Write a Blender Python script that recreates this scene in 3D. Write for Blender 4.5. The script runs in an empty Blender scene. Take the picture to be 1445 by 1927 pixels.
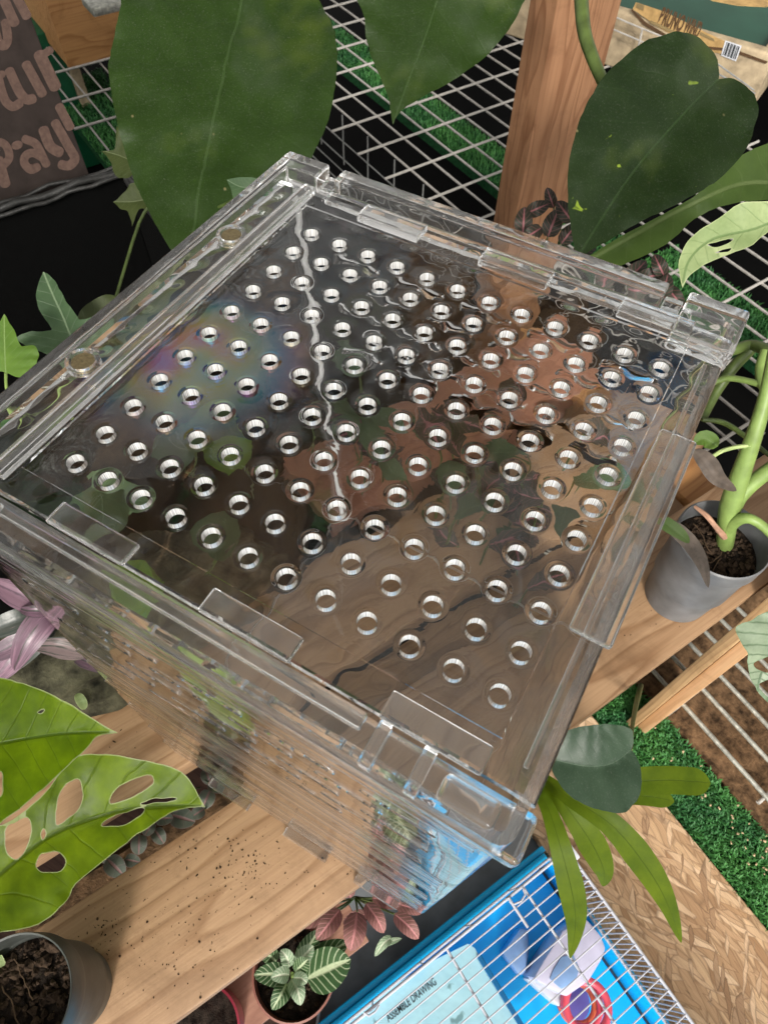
import bpy, bmesh, math, random
from mathutils import Vector, Matrix, noise as mnoise
from mathutils.geometry import delaunay_2d_cdt
random.seed(7)
SC = bpy.context.scene
COL = SC.collection

# ------------------------------------------------------------------ camera, world, sun, exposure
HB = 0.262                                   # height of the lid above the plank
CAM = Vector((0.13680956, -0.18516396, 0.16124289 + HB))
RM = Matrix(((0.8653836, 0.50094976, 0.01267128),
             (0.428433, -0.72652311, -0.53722373),
             (-0.25991612, 0.47033341, -0.84334459)))   # rows: image right, image down, view direction
FPX, PW, PH = 1272.0, 1445.0, 1927.0
cd = bpy.data.cameras.new('camera')
cam = bpy.data.objects.new('camera', cd)
COL.objects.link(cam)
cam.matrix_world = Matrix.Translation(CAM) @ Matrix((RM[0], -RM[1], -RM[2])).transposed().to_4x4()
cd.sensor_fit = 'VERTICAL'
cd.sensor_height = 36.0
cd.sensor_width = 27.0
cd.lens = FPX / PH * 36.0
cd.clip_start = 0.01
cd.clip_end = 50
cd.dof.use_dof = True
cd.dof.focus_distance = 0.27
cd.dof.aperture_fstop = 34
SC.camera = cam

A_DIR = Vector((math.cos(math.radians(63.5)), math.sin(math.radians(63.5)), 0))   # along the shelf
B_DIR = Vector((A_DIR.y, -A_DIR.x, 0))                                              # out of the shelf's front
ROT = math.radians(63.5)
SUN_EL, SUN_AZ = math.radians(34), math.atan2(B_DIR.y, B_DIR.x) - math.radians(34)

W = bpy.data.worlds.new('World')
SC.world = W
W.use_nodes = True
wn = W.node_tree
bg = wn.nodes['Background']
sky = wn.nodes.new('ShaderNodeTexSky')
sky.sky_type = 'NISHITA'
sky.sun_disc = False
sky.sun_elevation = SUN_EL
sky.sun_rotation = math.pi / 2 - SUN_AZ
sky.air_density = 1.0
sky.dust_density = 4.0
sky.ozone_density = 1.0
hs = wn.nodes.new('ShaderNodeHueSaturation')      # an overcast, nearly white sky
hs.inputs['Saturation'].default_value = 0.0
wn.links.new(sky.outputs[0], hs.inputs['Color'])
tint = wn.nodes.new('ShaderNodeMix')
tint.data_type = 'RGBA'
tint.blend_type = 'MULTIPLY'
tint.inputs[0].default_value = 1.0
tint.inputs[7].default_value = (1.0, 0.975, 0.94, 1)
wn.links.new(hs.outputs[0], tint.inputs[6])
wn.links.new(tint.outputs[2], bg.inputs['Color'])
bg.inputs['Strength'].default_value = 0.15

sd = bpy.data.lights.new('sun', 'SUN')
sd.energy = 2.4
sd.angle = math.radians(10)
sd.color = (1.0, 0.94, 0.86)
sun = bpy.data.objects.new('sun', sd)
COL.objects.link(sun)
tosun = Vector((math.cos(SUN_EL) * math.cos(SUN_AZ), math.cos(SUN_EL) * math.sin(SUN_AZ), math.sin(SUN_EL)))
sun.rotation_euler = tosun.to_track_quat('Z', 'Y').to_euler()
sun.location = (1, -1, 2)

SC.view_settings.view_transform = 'Standard'
SC.view_settings.look = 'None'
SC.view_settings.exposure = 0.34
SC.view_settings.gamma = 1.0
cy = SC.cycles
cy.max_bounces = 40
cy.transmission_bounces = 40
cy.glossy_bounces = 20
cy.diffuse_bounces = 4
cy.transparent_max_bounces = 8
cy.caustics_refractive = True
cy.caustics_reflective = True
cy.blur_glossy = 0.3
cy.sample_clamp_indirect = 6.0
cy.use_denoising = True

# ------------------------------------------------------------------ helpers: points
def ray(u, v):
    c = Vector(((u - PW / 2) / FPX, (v - PH / 2) / FPX, 1.0))
    return RM.transposed() @ c

def at(u, v, z=0.0):                          # where the sight line meets the height z
    d = ray(u, v)
    return CAM + d * ((z - CAM.z) / d.z)

def atd(u, v, dep):                           # the point at a given depth from the camera
    return CAM + ray(u, v) * dep

def ab(a, b, z=0.0):
    p = A_DIR * a + B_DIR * b
    return Vector((p.x, p.y, z))

def toab(p):
    return p.dot(A_DIR), p.dot(B_DIR)

# ------------------------------------------------------------------ helpers: objects
def thing(name, label, cat, loc=(0, 0, 0), group=None):
    o = bpy.data.objects.new(name, None)
    o.empty_display_size = 0.02
    COL.objects.link(o)
    o.location = loc
    o['label'] = label
    o['category'] = cat
    if group:
        o['group'] = group
    return o

def tag(o, label, cat, group=None):
    o['label'] = label
    o['category'] = cat
    if group:
        o['group'] = group
    return o

def origin(parent):
    p = Vector((0, 0, 0))
    while parent is not None:
        p = p + Vector(parent.location)
        parent = parent.parent
    return p

def link(name, me, parent=None, loc=None, rotz=0.0):
    o = bpy.data.objects.new(name, me)
    COL.objects.link(o)
    if parent is not None:
        o.parent = parent
    if loc is not None:
        o.location = Vector(loc) - origin(parent)
    o.rotation_euler = (0, 0, rotz)
    return o

def mesh(name, verts, faces, mat, parent=None, smooth=None, loc=None, uv=None, uv2=None):
    """verts are world points; the object sits at loc (or its parent's base)"""
    base = Vector(loc) if loc is not None else origin(parent)
    me = bpy.data.meshes.new(name)
    me.from_pydata([tuple(Vector(v) - base) for v in verts], [], faces)
    finish(me, mat, smooth)
    if uv is not None:
        for nm, src in (('UVMap', uv), ('Edge', uv2)):
            if src is None:
                continue
            l = me.uv_layers.new(name=nm)
            for lp in me.loops:
                l.data[lp.index].uv = src[lp.vertex_index]
    return link(name, me, parent, base)

def finish(me, mat, smooth=None):
    if mat is not None:
        me.materials.append(mat)
    me.update()
    if smooth is not None:
        me.polygons.foreach_set('use_smooth', [True] * len(me.polygons))
        if smooth < 180:
            me.set_sharp_from_angle(angle=math.radians(smooth))

def bm_mesh(name, bm, mat, parent=None, loc=(0, 0, 0), rotz=0.0, smooth=None):
    me = bpy.data.meshes.new(name)
    bmesh.ops.recalc_face_normals(bm, faces=bm.faces)
    bm.to_mesh(me)
    bm.free()
    finish(me, mat, smooth)
    return link(name, me, parent, loc, rotz)

def box_bm(sx, sy, sz, bev=0.0, seg=2):
    bm = bmesh.new()
    bmesh.ops.create_cube(bm, size=1.0)
    bmesh.ops.scale(bm, vec=(sx, sy, sz), verts=bm.verts)
    if bev > 0:
        bmesh.ops.bevel(bm, geom=list(bm.edges), offset=bev, segments=seg, profile=0.5, affect='EDGES')
    return bm

def abbox(name, a0, a1, b0, b1, z0, z1, mat, parent=None, bev=0.001, seg=1):
    bm = box_bm(a1 - a0, b1 - b0, z1 - z0, bev, seg)
    return bm_mesh(name, bm, mat, parent, ab((a0 + a1) / 2, (b0 + b1) / 2, (z0 + z1) / 2), ROT, 35)

def xybox(name, x0, x1, y0, y1, z0, z1, mat, parent=None, bev=0.0006, seg=2):
    bm = box_bm(x1 - x0, y1 - y0, z1 - z0, bev, seg)
    return bm_mesh(name, bm, mat, parent, ((x0 + x1) / 2, (y0 + y1) / 2, (z0 + z1) / 2), 0, 40)

def smooth_path(pts, n):
    """Catmull-Rom through rows of numbers"""
    out = []
    P = [pts[0]] + list(pts) + [pts[-1]]
    for i in range(1, len(P) - 2):
        for k in range(n):
            t = k / n
            out.append(tuple(0.5 * ((2 * b) + (c - a) * t + (2 * a - 5 * b + 4 * c - d) * t * t + (3 * b - a - 3 * c + d) * t ** 3)
                             for a, b, c, d in zip(P[i - 1], P[i], P[i + 1], P[i + 2])))
    out.append(tuple(pts[-1]))
    return out

def tube_geo(path, radii, seg=8, caps=True):
    V, F = [], []
    n = len(path)
    up = Vector((0.3, 0.2, 0.93))
    for i, p in enumerate(path):
        t = (path[min(i + 1, n - 1)] - path[max(i - 1, 0)]).normalized()
        s = t.cross(up)
        s = s.normalized() if s.length > 1e-4 else Vector((1, 0, 0))
        q = t.cross(s)
        for k in range(seg):
            w = 2 * math.pi * k / seg
            V.append(p + (s * math.cos(w) + q * math.sin(w)) * radii[i])
    for i in range(n - 1):
        for k in range(seg):
            k2 = (k + 1) % seg
            F.append((i * seg + k, i * seg + k2, (i + 1) * seg + k2, (i + 1) * seg + k))
    if caps:
        F.append(tuple(range(seg))[::-1])
        F.append(tuple((n - 1) * seg + k for k in range(seg)))
    return V, F

def tube(name, path, r, mat, parent=None, seg=8, loc=None):
    radii = r if isinstance(r, (list, tuple)) else [r] * len(path)
    V, F = tube_geo([Vector(p) for p in path], radii, seg)
    return mesh(name, V, F, mat, parent, 50, loc)

def tube_px(name, rows, mat, parent=None, n=5, seg=10, z=False):
    """rows of (u, v, depth, radius in photo pixels)"""
    rows = smooth_path(rows, n)
    P = [atd(u, v, d) for u, v, d, r in rows]
    return tube(name, P, [max(0.0004, r * d / FPX) for u, v, d, r in rows], mat, parent, seg)

def lathe(name, prof, centre, mat, parent=None, seg=40, smooth=40, jit=0.0):
    V, F = [], []
    c = Vector(centre)
    for j, (r, z) in enumerate(prof):
        for k in range(seg):
            w = 2 * math.pi * k / seg
            rr = r * (1 + jit * math.sin(3 * w + j))
            V.append(c + Vector((rr * math.cos(w), rr * math.sin(w), z)))
    m = len(prof)
    for j in range(m - 1):
        for k in range(seg):
            k2 = (k + 1) % seg
            F.append((j * seg + k, j * seg + k2, (j + 1) * seg + k2, (j + 1) * seg + k))
    F.append(tuple(range(seg))[::-1])
    F.append(tuple((m - 1) * seg + k for k in range(seg)))
    return mesh(name, V, F, mat, parent, smooth)

# ------------------------------------------------------------------ helpers: materials
class Mat:
    def __init__(self, name):
        self.m = bpy.data.materials.new(name)
        self.m.use_nodes = True
        self.nt = self.m.node_tree
        self.p = self.nt.nodes['Principled BSDF']
        self.out = self.nt.nodes['Material Output']
    def n(self, t, **kw):
        nd = self.nt.nodes.new(t)
        for k, v in kw.items():
            setattr(nd, k, v)
        return nd
    def put(self, sock, v):
        if isinstance(v, bpy.types.NodeSocket):
            self.nt.links.new(v, sock)
        else:
            if isinstance(v, (tuple, list)) and len(v) == 3 and sock.type == 'RGBA':
                v = (*v, 1)
            sock.default_value = v
    def coord(self, kind='Object'):
        return self.n('ShaderNodeTexCoord').outputs[kind]
    def uvmap(self, nm):
        return self.n('ShaderNodeUVMap', uv_map=nm).outputs[0]
    def mapping(self, vec, scale=(1, 1, 1), loc=(0, 0, 0), rot=(0, 0, 0)):
        k = self.n('ShaderNodeMapping')
        self.put(k.inputs[0], vec)
        k.inputs['Scale'].default_value = scale
        k.inputs['Location'].default_value = loc
        k.inputs['Rotation'].default_value = rot
        return k.outputs[0]
    def noise(self, vec, scale, detail=3.0, rough=0.55, dist=0.0, col=False):
        k = self.n('ShaderNodeTexNoise')
        self.put(k.inputs['Vector'], vec)
        k.inputs['Scale'].default_value = scale
        k.inputs['Detail'].default_value = detail
        k.inputs['Roughness'].default_value = rough
        k.inputs['Distortion'].default_value = dist
        return k.outputs[1 if col else 0]
    def math(self, op, a, b=0.0, c=0.0, clamp=False):
        k = self.n('ShaderNodeMath', operation=op, use_clamp=clamp)
        self.put(k.inputs[0], a)
        self.put(k.inputs[1], b)
        self.put(k.inputs[2], c)
        return k.outputs[0]
    def sep(self, v):
        k = self.n('ShaderNodeSeparateXYZ')
        self.put(k.inputs[0], v)
        return k.outputs
    def comb(self, x, y, z):
        k = self.n('ShaderNodeCombineXYZ')
        for i, v in enumerate((x, y, z)):
            self.put(k.inputs[i], v)
        return k.outputs[0]
    def ramp(self, fac, stops):
        k = self.n('ShaderNodeValToRGB')
        self.put(k.inputs[0], fac)
        e = k.color_ramp.elements
        while len(e) < len(stops):
            e.new(0.5)
        for i, (p, c) in enumerate(stops):
            e[i].position = p
            e[i].color = (*c, 1) if isinstance(c, (tuple, list)) else (c, c, c, 1)
        return k.outputs[0]
    def rng(self, v, a, b, c=0.0, d=1.0, smooth=False):
        k = self.n('ShaderNodeMapRange', interpolation_type='SMOOTHSTEP' if smooth else 'LINEAR')
        for i, x in enumerate((v, a, b, c, d)):
            self.put(k.inputs[i], x)
        return k.outputs[0]
    def mix(self, f, a, b, mode='MIX'):
        k = self.n('ShaderNodeMix', data_type='RGBA', blend_type=mode)
        self.put(k.inputs[0], f)
        self.put(k.inputs[6], a)
        self.put(k.inputs[7], b)
        return k.outputs[2]
    def bump(self, h, strength=0.3, dist=0.001):
        k = self.n('ShaderNodeBump')
        self.put(k.inputs['Height'], h)
        k.inputs['Strength'].default_value = strength
        k.inputs['Distance'].default_value = dist
        self.put(self.p.inputs['Normal'], k.outputs[0])
        return k.outputs[0]
    def set(self, **kw):
        for k, v in kw.items():
            self.put(self.p.inputs[k.replace('_', ' ')], v)
        return self
    def translucent(self, color, fac):
        t = self.n('ShaderNodeBsdfTranslucent')
        self.put(t.inputs[0], color)
        x = self.n('ShaderNodeMixShader')
        self.put(x.inputs[0], fac)
        self.nt.links.new(self.p.outputs[0], x.inputs[1])
        self.nt.links.new(t.outputs[0], x.inputs[2])
        self.nt.links.new(x.outputs[0], self.out.inputs[0])

def plain(name, col, rough=0.5, spec=0.5, metal=0.0, var=0.15, scale=60, bump=0.0, **kw):
    M = Mat(name)
    n = M.noise(M.coord(), scale, 4)
    c = M.mix(M.rng(n, 0.3, 0.7), tuple(x * (1 - var) for x in col), tuple(min(1, x * (1 + var)) for x in col))
    M.set(Base_Color=c, Roughness=rough, Metallic=metal)
    M.p.inputs['Specular IOR Level'].default_value = spec
    for k, v in kw.items():
        M.put(M.p.inputs[k.replace('_', ' ')], v)
    if bump:
        M.bump(M.noise(M.coord(), scale * 4, 4), bump, 0.001)
    return M.m

def wood(name, light, dark, freq=95.0, grain=1.0, rough=0.55, seed=0.0):
    """grain runs along the object's own x"""
    M = Mat(name)
    co = M.coord('Object')
    info = M.n('ShaderNodeObjectInfo').outputs['Random']
    off = M.comb(M.math('MULTIPLY', info, 3.0), M.math('MULTIPLY', info, 7.3), seed)
    v = M.n('ShaderNodeVectorMath', operation='ADD')
    M.put(v.inputs[0], co)
    M.put(v.inputs[1], off)
    v = v.outputs[0]
    st = M.mapping(v, (2.2, 14, 14))
    wob = M.noise(st, 1.6, 2.5, 0.5)
    s = M.sep(v)
    y = M.math('ADD', s[1], M.math('MULTIPLY', s[2], 0.6))
    ph = M.math('ADD', M.math('MULTIPLY', y, freq), M.math('MULTIPLY', wob, 7.0 * grain))
    fr = M.math('FRACT', ph)
    band = M.ramp(fr, [(0.0, 0.0), (0.60, 0.22), (0.88, 1.0), (1.0, 0.0)])
    fib = M.noise(M.mapping(v, (6, 260, 260)), 2.2, 5, 0.65)
    blot = M.noise(M.mapping(v, (3, 9, 9)), 2.5, 3)
    c = M.mix(M.math('MULTIPLY', band, M.rng(blot, 0.25, 0.75, 0.4, 1.0)), light, dark)
    c = M.mix(M.rng(fib, 0.4, 0.75, 0.0, 0.35), c, tuple(x * 0.55 for x in dark))
    c = M.mix(M.rng(blot, 0.35, 0.8, 0.0, 0.25), c, tuple(x * 0.75 for x in light))
    st_ = M.noise(v, 16, 6, 0.7, 0.5)
    c = M.mix(M.rng(st_, 0.52, 0.75, 0.0, 0.55), c, tuple(x * 0.55 for x in dark))
    st2 = M.noise(v, 45, 5, 0.75)
    c = M.mix(M.rng(st2, 0.60, 0.8, 0.0, 0.4), c, tuple(x * 0.4 for x in dark))
    M.set(Base_Color=c, Roughness=M.rng(fib, 0.3, 0.8, rough - 0.08, rough + 0.15))
    M.p.inputs['Specular IOR Level'].default_value = 0.35
    M.bump(M.math('ADD', fib, M.math('MULTIPLY', band, 0.35)), 0.25, 0.0006)
    return M.m

def leaf_mat(name, dark, light, vein, rough=0.38, trans=0.15, tcol=None, nv=9, speck=None, edge=None,
             vein_w=0.012, slope=0.9, latw=0.06, lat=0.5, blot=14, spec=0.4, dust=0.0, scar=False):
    """UVMap.x runs along the midrib, UVMap.y is the distance from it; Edge.x the distance from the outline"""
    M = Mat(name)
    uv = M.uvmap('UVMap')
    s = M.sep(uv)
    av = M.math('ABSOLUTE', s[1])
    co = M.coord('Object')
    nz = M.noise(co, blot * 5, 4, 0.6)
    fine = M.noise(co, 700, 4, 0.7)
    c = M.mix(M.rng(nz, 0.3, 0.7), dark, light)
    wob = M.math('MULTIPLY', M.math('SUBTRACT', M.noise(co, 60, 2), 0.5), 0.05)
    ph = M.math('MULTIPLY', M.math('ADD', M.math('SUBTRACT', s[0], M.math('MULTIPLY', av, slope)), wob), nv)
    tri = M.math('ABSOLUTE', M.math('SUBTRACT', M.math('FRACT', ph), 0.5))
    latm = M.rng(tri, 0.0, latw, 1.0, 0.0, True)
    mid = M.rng(av, vein_w * 0.4, vein_w, 1.0, 0.0, True)
    vm = M.math('MAXIMUM', mid, M.math('MULTIPLY', latm, lat))
    c = M.mix(vm, c, vein)
    c = M.mix(M.rng(fine, 0.45, 0.8, 0.0, 0.3), c, tuple(x * 0.6 for x in dark))
    if speck:
        sp = M.noise(M.mapping(co, (1, 1, 1)), 110, 2.0, 0.5, 0.6)
        c = M.mix(M.rng(sp, 0.715, 0.75, 0, 0.7), c, speck)
    if scar:
        v = M.n('ShaderNodeTexVoronoi')
        M.put(v.inputs['Vector'], M.mapping(M.mapping(co, (1, 1, 1), (0, 0, 0), (0.4, 0.2, 0.9)), (70, 260, 260)))
        v.inputs['Scale'].default_value = 0.5
        rc = M.sep(v.outputs['Color'])
        fl = M.math('MULTIPLY', M.rng(v.outputs['Distance'], 0.06, 0.14, 1.0, 0.0), M.math('GREATER_THAN', rc[0], 0.93))
        c = M.mix(M.math('MULTIPLY', fl, 0.6), c, (0.22, 0.19, 0.09))
        yl = M.noise(co, 17, 3, 0.6)
        c = M.mix(M.rng(yl, 0.60, 0.78, 0, 0.45), c, (0.085, 0.115, 0.008))
        c = M.mix(M.rng(M.noise(co, 30, 2), 0.55, 0.75, 0, 0.35), c, (0.040, 0.055, 0.035))
    if dust:
        dn = M.noise(co, 1100, 4, 0.8)
        c = M.mix(M.rng(dn, 0.56, 0.8, 0, dust * 1.6), c, (0.3, 0.31, 0.27))
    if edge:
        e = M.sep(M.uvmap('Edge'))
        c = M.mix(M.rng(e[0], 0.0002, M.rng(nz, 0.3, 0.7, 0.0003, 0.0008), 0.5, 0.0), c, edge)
    M.set(Base_Color=c, Roughness=M.rng(nz, 0.2, 0.8, rough - 0.06, rough + 0.12))
    M.p.inputs['Specular IOR Level'].default_value = spec
    h = M.math('ADD', M.math('MULTIPLY', vm, -0.8), M.math('MULTIPLY', nz, 0.7))
    M.bump(M.math('ADD', h, M.math('MULTIPLY', fine, 0.15)), 0.35, 0.0012)
    M.translucent(M.mix(vm, M.mix(M.rng(nz, 0.3, 0.7), tuple(x * 0.7 for x in (tcol or light)), tcol or light), tuple(x * 0.75 for x in (tcol or light))), trans)
    return M.m

def stripe_mat(name, a, b, c3, freq, trans=0.15, rough=0.35):
    """stripes along the blade (tradescantia)"""
    M = Mat(name)
    s = M.sep(M.uvmap('UVMap'))
    n = M.noise(M.comb(M.math('MULTIPLY', s[0], 0.7), M.math('MULTIPLY', s[1], freq), 0.3), 2.2, 3, 0.6)
    info = M.n('ShaderNodeObjectInfo').outputs['Random']
    f = M.math('ADD', n, M.math('MULTIPLY', M.math('SUBTRACT', info, 0.5), 0.25))
    col = M.ramp(f, [(0.36, a), (0.46, b), (0.56, b), (0.62, c3)])
    M.set(Base_Color=col, Roughness=rough)
    M.bump(M.noise(M.coord(), 500, 3), 0.15, 0.0006)
    M.translucent(col, trans)
    return M.m

def acrylic(name, wave=0.0, scale=70, film=False, streak=0.0, haze=0.0):
    M = Mat(name)
    M.set(Base_Color=(0.985, 0.99, 0.985), Roughness=0.0, IOR=1.49)
    M.p.inputs['Transmission Weight'].default_value = 1.0
    co = M.coord('Object')
    if wave:
        h = M.noise(co, scale, 0.0, 0.4)
        if streak:                             # flow lines of the moulding, along the walls
            h = M.math('ADD', h, M.math('MULTIPLY', M.noise(M.mapping(co, (9, 9, 260)), 1.0, 1, 0.5), streak))
        if film:
            p_ = M.sep(M.mapping(co, (1, 1, 1), (0.06, -0.06, 0)))
            wx = M.math('MULTIPLY', M.math('SUBTRACT', M.noise(co, 70, 0), 0.5), 0.002)
            dx = M.math('MULTIPLY', M.math('SUBTRACT', M.math('FRACT', M.math('ADD', M.math('DIVIDE', M.math('ADD', p_[0], wx), 0.0125), 0.5)), 0.5), 0.0125)
            dy = M.math('MULTIPLY', M.math('SUBTRACT', M.math('FRACT', M.math('ADD', M.math('DIVIDE', M.math('SUBTRACT', p_[1], wx), 0.012621), 0.5)), 0.5), 0.012621)
            d2 = M.math('DIVIDE', M.math('ADD', M.math('MULTIPLY', dx, dx), M.math('MULTIPLY', dy, dy)), 0.0033 ** 2)
            amp = M.rng(M.noise(co, 60, 1), 0.3, 0.7, 0.25, 0.95)
            h = M.math('ADD', M.math('MULTIPLY', h, 1.25), M.math('MULTIPLY', amp, M.math('EXPONENT', M.math('MULTIPLY', d2, -1.0))))
        M.bump(h, wave, 0.004)
    sm = M.noise(co, 55, 5, 0.7, 0.8)          # faint smears and scratches
    sc = M.noise(M.mapping(co, (900, 25, 40), (0, 0, 0), (0, 0, 0.7)), 1.0, 2, 0.5)
    M.put(M.p.inputs['Roughness'], M.math('ADD', M.rng(sm, 0.58, 0.8, haze, haze + (0.035 if haze else 0.012)), M.rng(sc, 0.72, 0.78, 0, 0.06)))
    if haze:  # white diffuse veil paints reflected sky into rails and rims
        d = M.n('ShaderNodeBsdfDiffuse')
        d.inputs[0].default_value = (0.9, 0.89, 0.87, 1)
        t2 = M.n('ShaderNodeBsdfTranslucent')
        t2.inputs[0].default_value = (0.9, 0.89, 0.87, 1)
        x1 = M.n('ShaderNodeMixShader')
        x1.inputs[0].default_value = 0.5
        M.nt.links.new(d.outputs[0], x1.inputs[1])
        M.nt.links.new(t2.outputs[0], x1.inputs[2])
        x2 = M.n('ShaderNodeMixShader')
        M.put(x2.inputs[0], M.rng(sm, 0.35, 0.75, 0.01, 0.08))
        M.nt.links.new(M.p.outputs[0], x2.inputs[1])
        M.nt.links.new(x1.outputs[0], x2.inputs[2])
        M.nt.links.new(x2.outputs[0], M.out.inputs[0])
    if film:                                   # stress colours in the moulded sheet
        t = M.noise(co, 26, 2.0, 0.4)
        vd = M.n('ShaderNodeVectorMath', operation='DISTANCE')
        M.put(vd.inputs[0], M.mapping(co, (1, 1, 0)))
        vd.inputs[1].default_value = (0.004 - 0.06, -0.076 + 0.06, 0)
        mask = M.rng(M.math('ADD', vd.outputs['Value'], M.math('MULTIPLY', M.math('SUBTRACT', t, 0.5), 0.05)), 0.010, 0.044, 1.0, 0.0, True)
        M.put(M.p.inputs['Thin Film Thickness'], M.rng(t, 0.32, 0.68, 140, 245))
        M.put(M.p.inputs['Thin Film IOR'], M.math('ADD', 1.49, M.math('MULTIPLY', mask, 1.0)))
    return M.m

MT = {}
MT['acrylic'] = acrylic('clear_acrylic', 0.06, 40, False, 0.10)
MT['lid'] = acrylic('lid_acrylic', 0.14, 40, True)
MT['edge'] = acrylic('edge_acrylic', 0.08, 110, False, 0.0, 0.012)
MT['frost'] = plain('frosted_edge', (0.93, 0.92, 0.90), 0.55, 0.5, 0, 0.04, 900, 0, Transmission_Weight=0.85, IOR=1.49)
MT['seam_glint'] = plain('frosted_seam_glint', (0.80, 0.80, 0.80), 0.35, 0.5, 0, 0.15, 900, 0, Transmission_Weight=0.35)
MT['magnet'] = plain('magnet_metal', (0.17, 0.135, 0.07), 0.55, 0.4, 0.5, 0.35, 900)
MT['pine'] = wood('pine_board', (0.395, 0.248, 0.138), (0.20, 0.100, 0.043), 70)
MT['pine_orange'] = wood('orange_pine', (0.50, 0.26, 0.10), (0.27, 0.11, 0.035), 90, 1.2)
MT['pine_dull'] = wood('dull_board', (0.34, 0.215, 0.115), (0.2, 0.11, 0.055), 62)
MT['pine_leg'] = wood('tan_leg', (0.56, 0.37, 0.19), (0.30, 0.15, 0.06), 260, 0.6)
MT['pine_lit'] = wood('lit_leg', (0.70, 0.44, 0.24), (0.52, 0.27, 0.12), 120, 0.6)
MT['red_plank'] = wood('reddish_plank', (0.40, 0.18, 0.11), (0.24, 0.095, 0.055), 62)
MT['cedar'] = wood('cedar_post', (0.36, 0.19, 0.10), (0.17, 0.07, 0.03), 48, 1.8)
MT['darkwood'] = wood('dark_board', (0.10, 0.052, 0.036), (0.045, 0.022, 0.016), 70)
MT['redwood'] = wood('pinkish_board', (0.40, 0.21, 0.145), (0.26, 0.12, 0.08), 60)
MT['pothos'] = leaf_mat('pothos_leaf', (0.012, 0.029, 0.003), (0.020, 0.045, 0.005), (0.030, 0.058, 0.014), 0.40, 0.10,
                        (0.10, 0.22, 0.02), 8, None, None, 0.006, 0.8, 0.06, 0.16, 7, 0.28, 0.2, True)
MT['pothos_dark'] = leaf_mat('dark_pothos_leaf', (0.006, 0.016, 0.0025), (0.011, 0.025, 0.004), (0.017, 0.036, 0.009), 0.40, 0.05,
                             (0.08, 0.18, 0.02), 8, (0.24, 0.34, 0.03), None, 0.006, 0.8, 0.06, 0.14, 7, 0.28, 0.14, True)
MT['under'] = leaf_mat('leaf_underside', (0.032, 0.062, 0.010), (0.05, 0.09, 0.016), (0.09, 0.13, 0.04), 0.5, 0.25,
                       (0.16, 0.28, 0.02), 10, None, None, 0.010, 0.8, 0.06, 0.2, 8, 0.3)
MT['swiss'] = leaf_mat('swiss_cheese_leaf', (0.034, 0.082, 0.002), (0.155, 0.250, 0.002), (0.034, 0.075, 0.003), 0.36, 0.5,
                       (0.42, 0.62, 0.006), 7, None, (0.55, 0.58, 0.34), 0.012, 0.75, 0.05, 0.5, 12, 0.2)  # edge colour paints the backlit rim along margins and holes
MT['pale'] = leaf_mat('pale_leaf', (0.20, 0.28, 0.11), (0.34, 0.42, 0.20), (0.14, 0.22, 0.08), 0.45, 0.25,
                      (0.5, 0.62, 0.2), 8, None, (0.5, 0.56, 0.3), 0.012, 0.8, 0.07, 0.4, 10, 0.35)
MT['silver'] = leaf_mat('silvery_leaf', (0.15, 0.20, 0.13), (0.27, 0.33, 0.22), (0.07, 0.12, 0.06), 0.42, 0.12,
                        (0.35, 0.45, 0.2), 9, None, (0.12, 0.2, 0.1), 0.012, 0.6, 0.14, 0.75, 10, 0.4)
MT['orchid'] = leaf_mat('orchid_leaf', (0.020, 0.042, 0.022), (0.034, 0.062, 0.034), (0.05, 0.085, 0.05), 0.42, 0.06,
                        (0.1, 0.2, 0.05), 6, None, None, 0.006, 0.8, 0.05, 0.1, 8, 0.3, 0.2)
MT['strap'] = leaf_mat('strap_leaf', (0.060, 0.105, 0.004), (0.115, 0.17, 0.006), (0.045, 0.080, 0.004), 0.5, 0.4,
                       (0.27, 0.36, 0.008), 2, None, None, 0.02, 0.0, 0.02, 0.0, 12, 0.2)
MT['ivy'] = leaf_mat('ivy_leaf', (0.035, 0.070, 0.030), (0.058, 0.105, 0.045), (0.15, 0.21, 0.12), 0.5, 0.12,
                     (0.2, 0.34, 0.06), 7, None, None, 0.012, 0.9, 0.05, 0.4, 12, 0.35)
MT['ivy_bright'] = leaf_mat('bright_ivy_leaf', (0.075, 0.15, 0.02), (0.12, 0.22, 0.03), (0.2, 0.3, 0.09), 0.5, 0.3,
                            (0.3, 0.48, 0.05), 7, None, None, 0.014, 0.9, 0.05, 0.4, 12, 0.35)
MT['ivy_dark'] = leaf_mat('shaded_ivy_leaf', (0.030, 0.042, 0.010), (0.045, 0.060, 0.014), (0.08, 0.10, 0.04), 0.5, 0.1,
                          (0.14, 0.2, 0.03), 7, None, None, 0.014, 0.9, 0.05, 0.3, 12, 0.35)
MT['fit_white'] = leaf_mat('white_veined_leaf', (0.030, 0.075, 0.026), (0.055, 0.115, 0.04), (0.50, 0.58, 0.36), 0.5, 0.12,
                           (0.2, 0.35, 0.1), 8, None, None, 0.10, 0.45, 0.17, 0.85, 14, 0.3)
MT['fit_pale'] = leaf_mat('pale_veined_leaf', (0.16, 0.26, 0.15), (0.30, 0.38, 0.25), (0.58, 0.62, 0.46), 0.5, 0.15,
                          (0.3, 0.45, 0.2), 8, None, None, 0.10, 0.45, 0.2, 0.8, 14, 0.3)
MT['fit_pink'] = leaf_mat('pink_veined_leaf', (0.115, 0.070, 0.052), (0.33, 0.145, 0.13), (0.58, 0.25, 0.25), 0.5, 0.15,
                          (0.5, 0.2, 0.18), 8, None, None, 0.08, 0.45, 0.15, 0.7, 14, 0.3)
MT['fit_dark'] = leaf_mat('dark_pink_veined_leaf', (0.018, 0.022, 0.014), (0.032, 0.034, 0.022), (0.26, 0.10, 0.11), 0.5, 0.05,
                          (0.1, 0.08, 0.05), 7, None, None, 0.08, 0.45, 0.12, 0.55, 14, 0.3)
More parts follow.
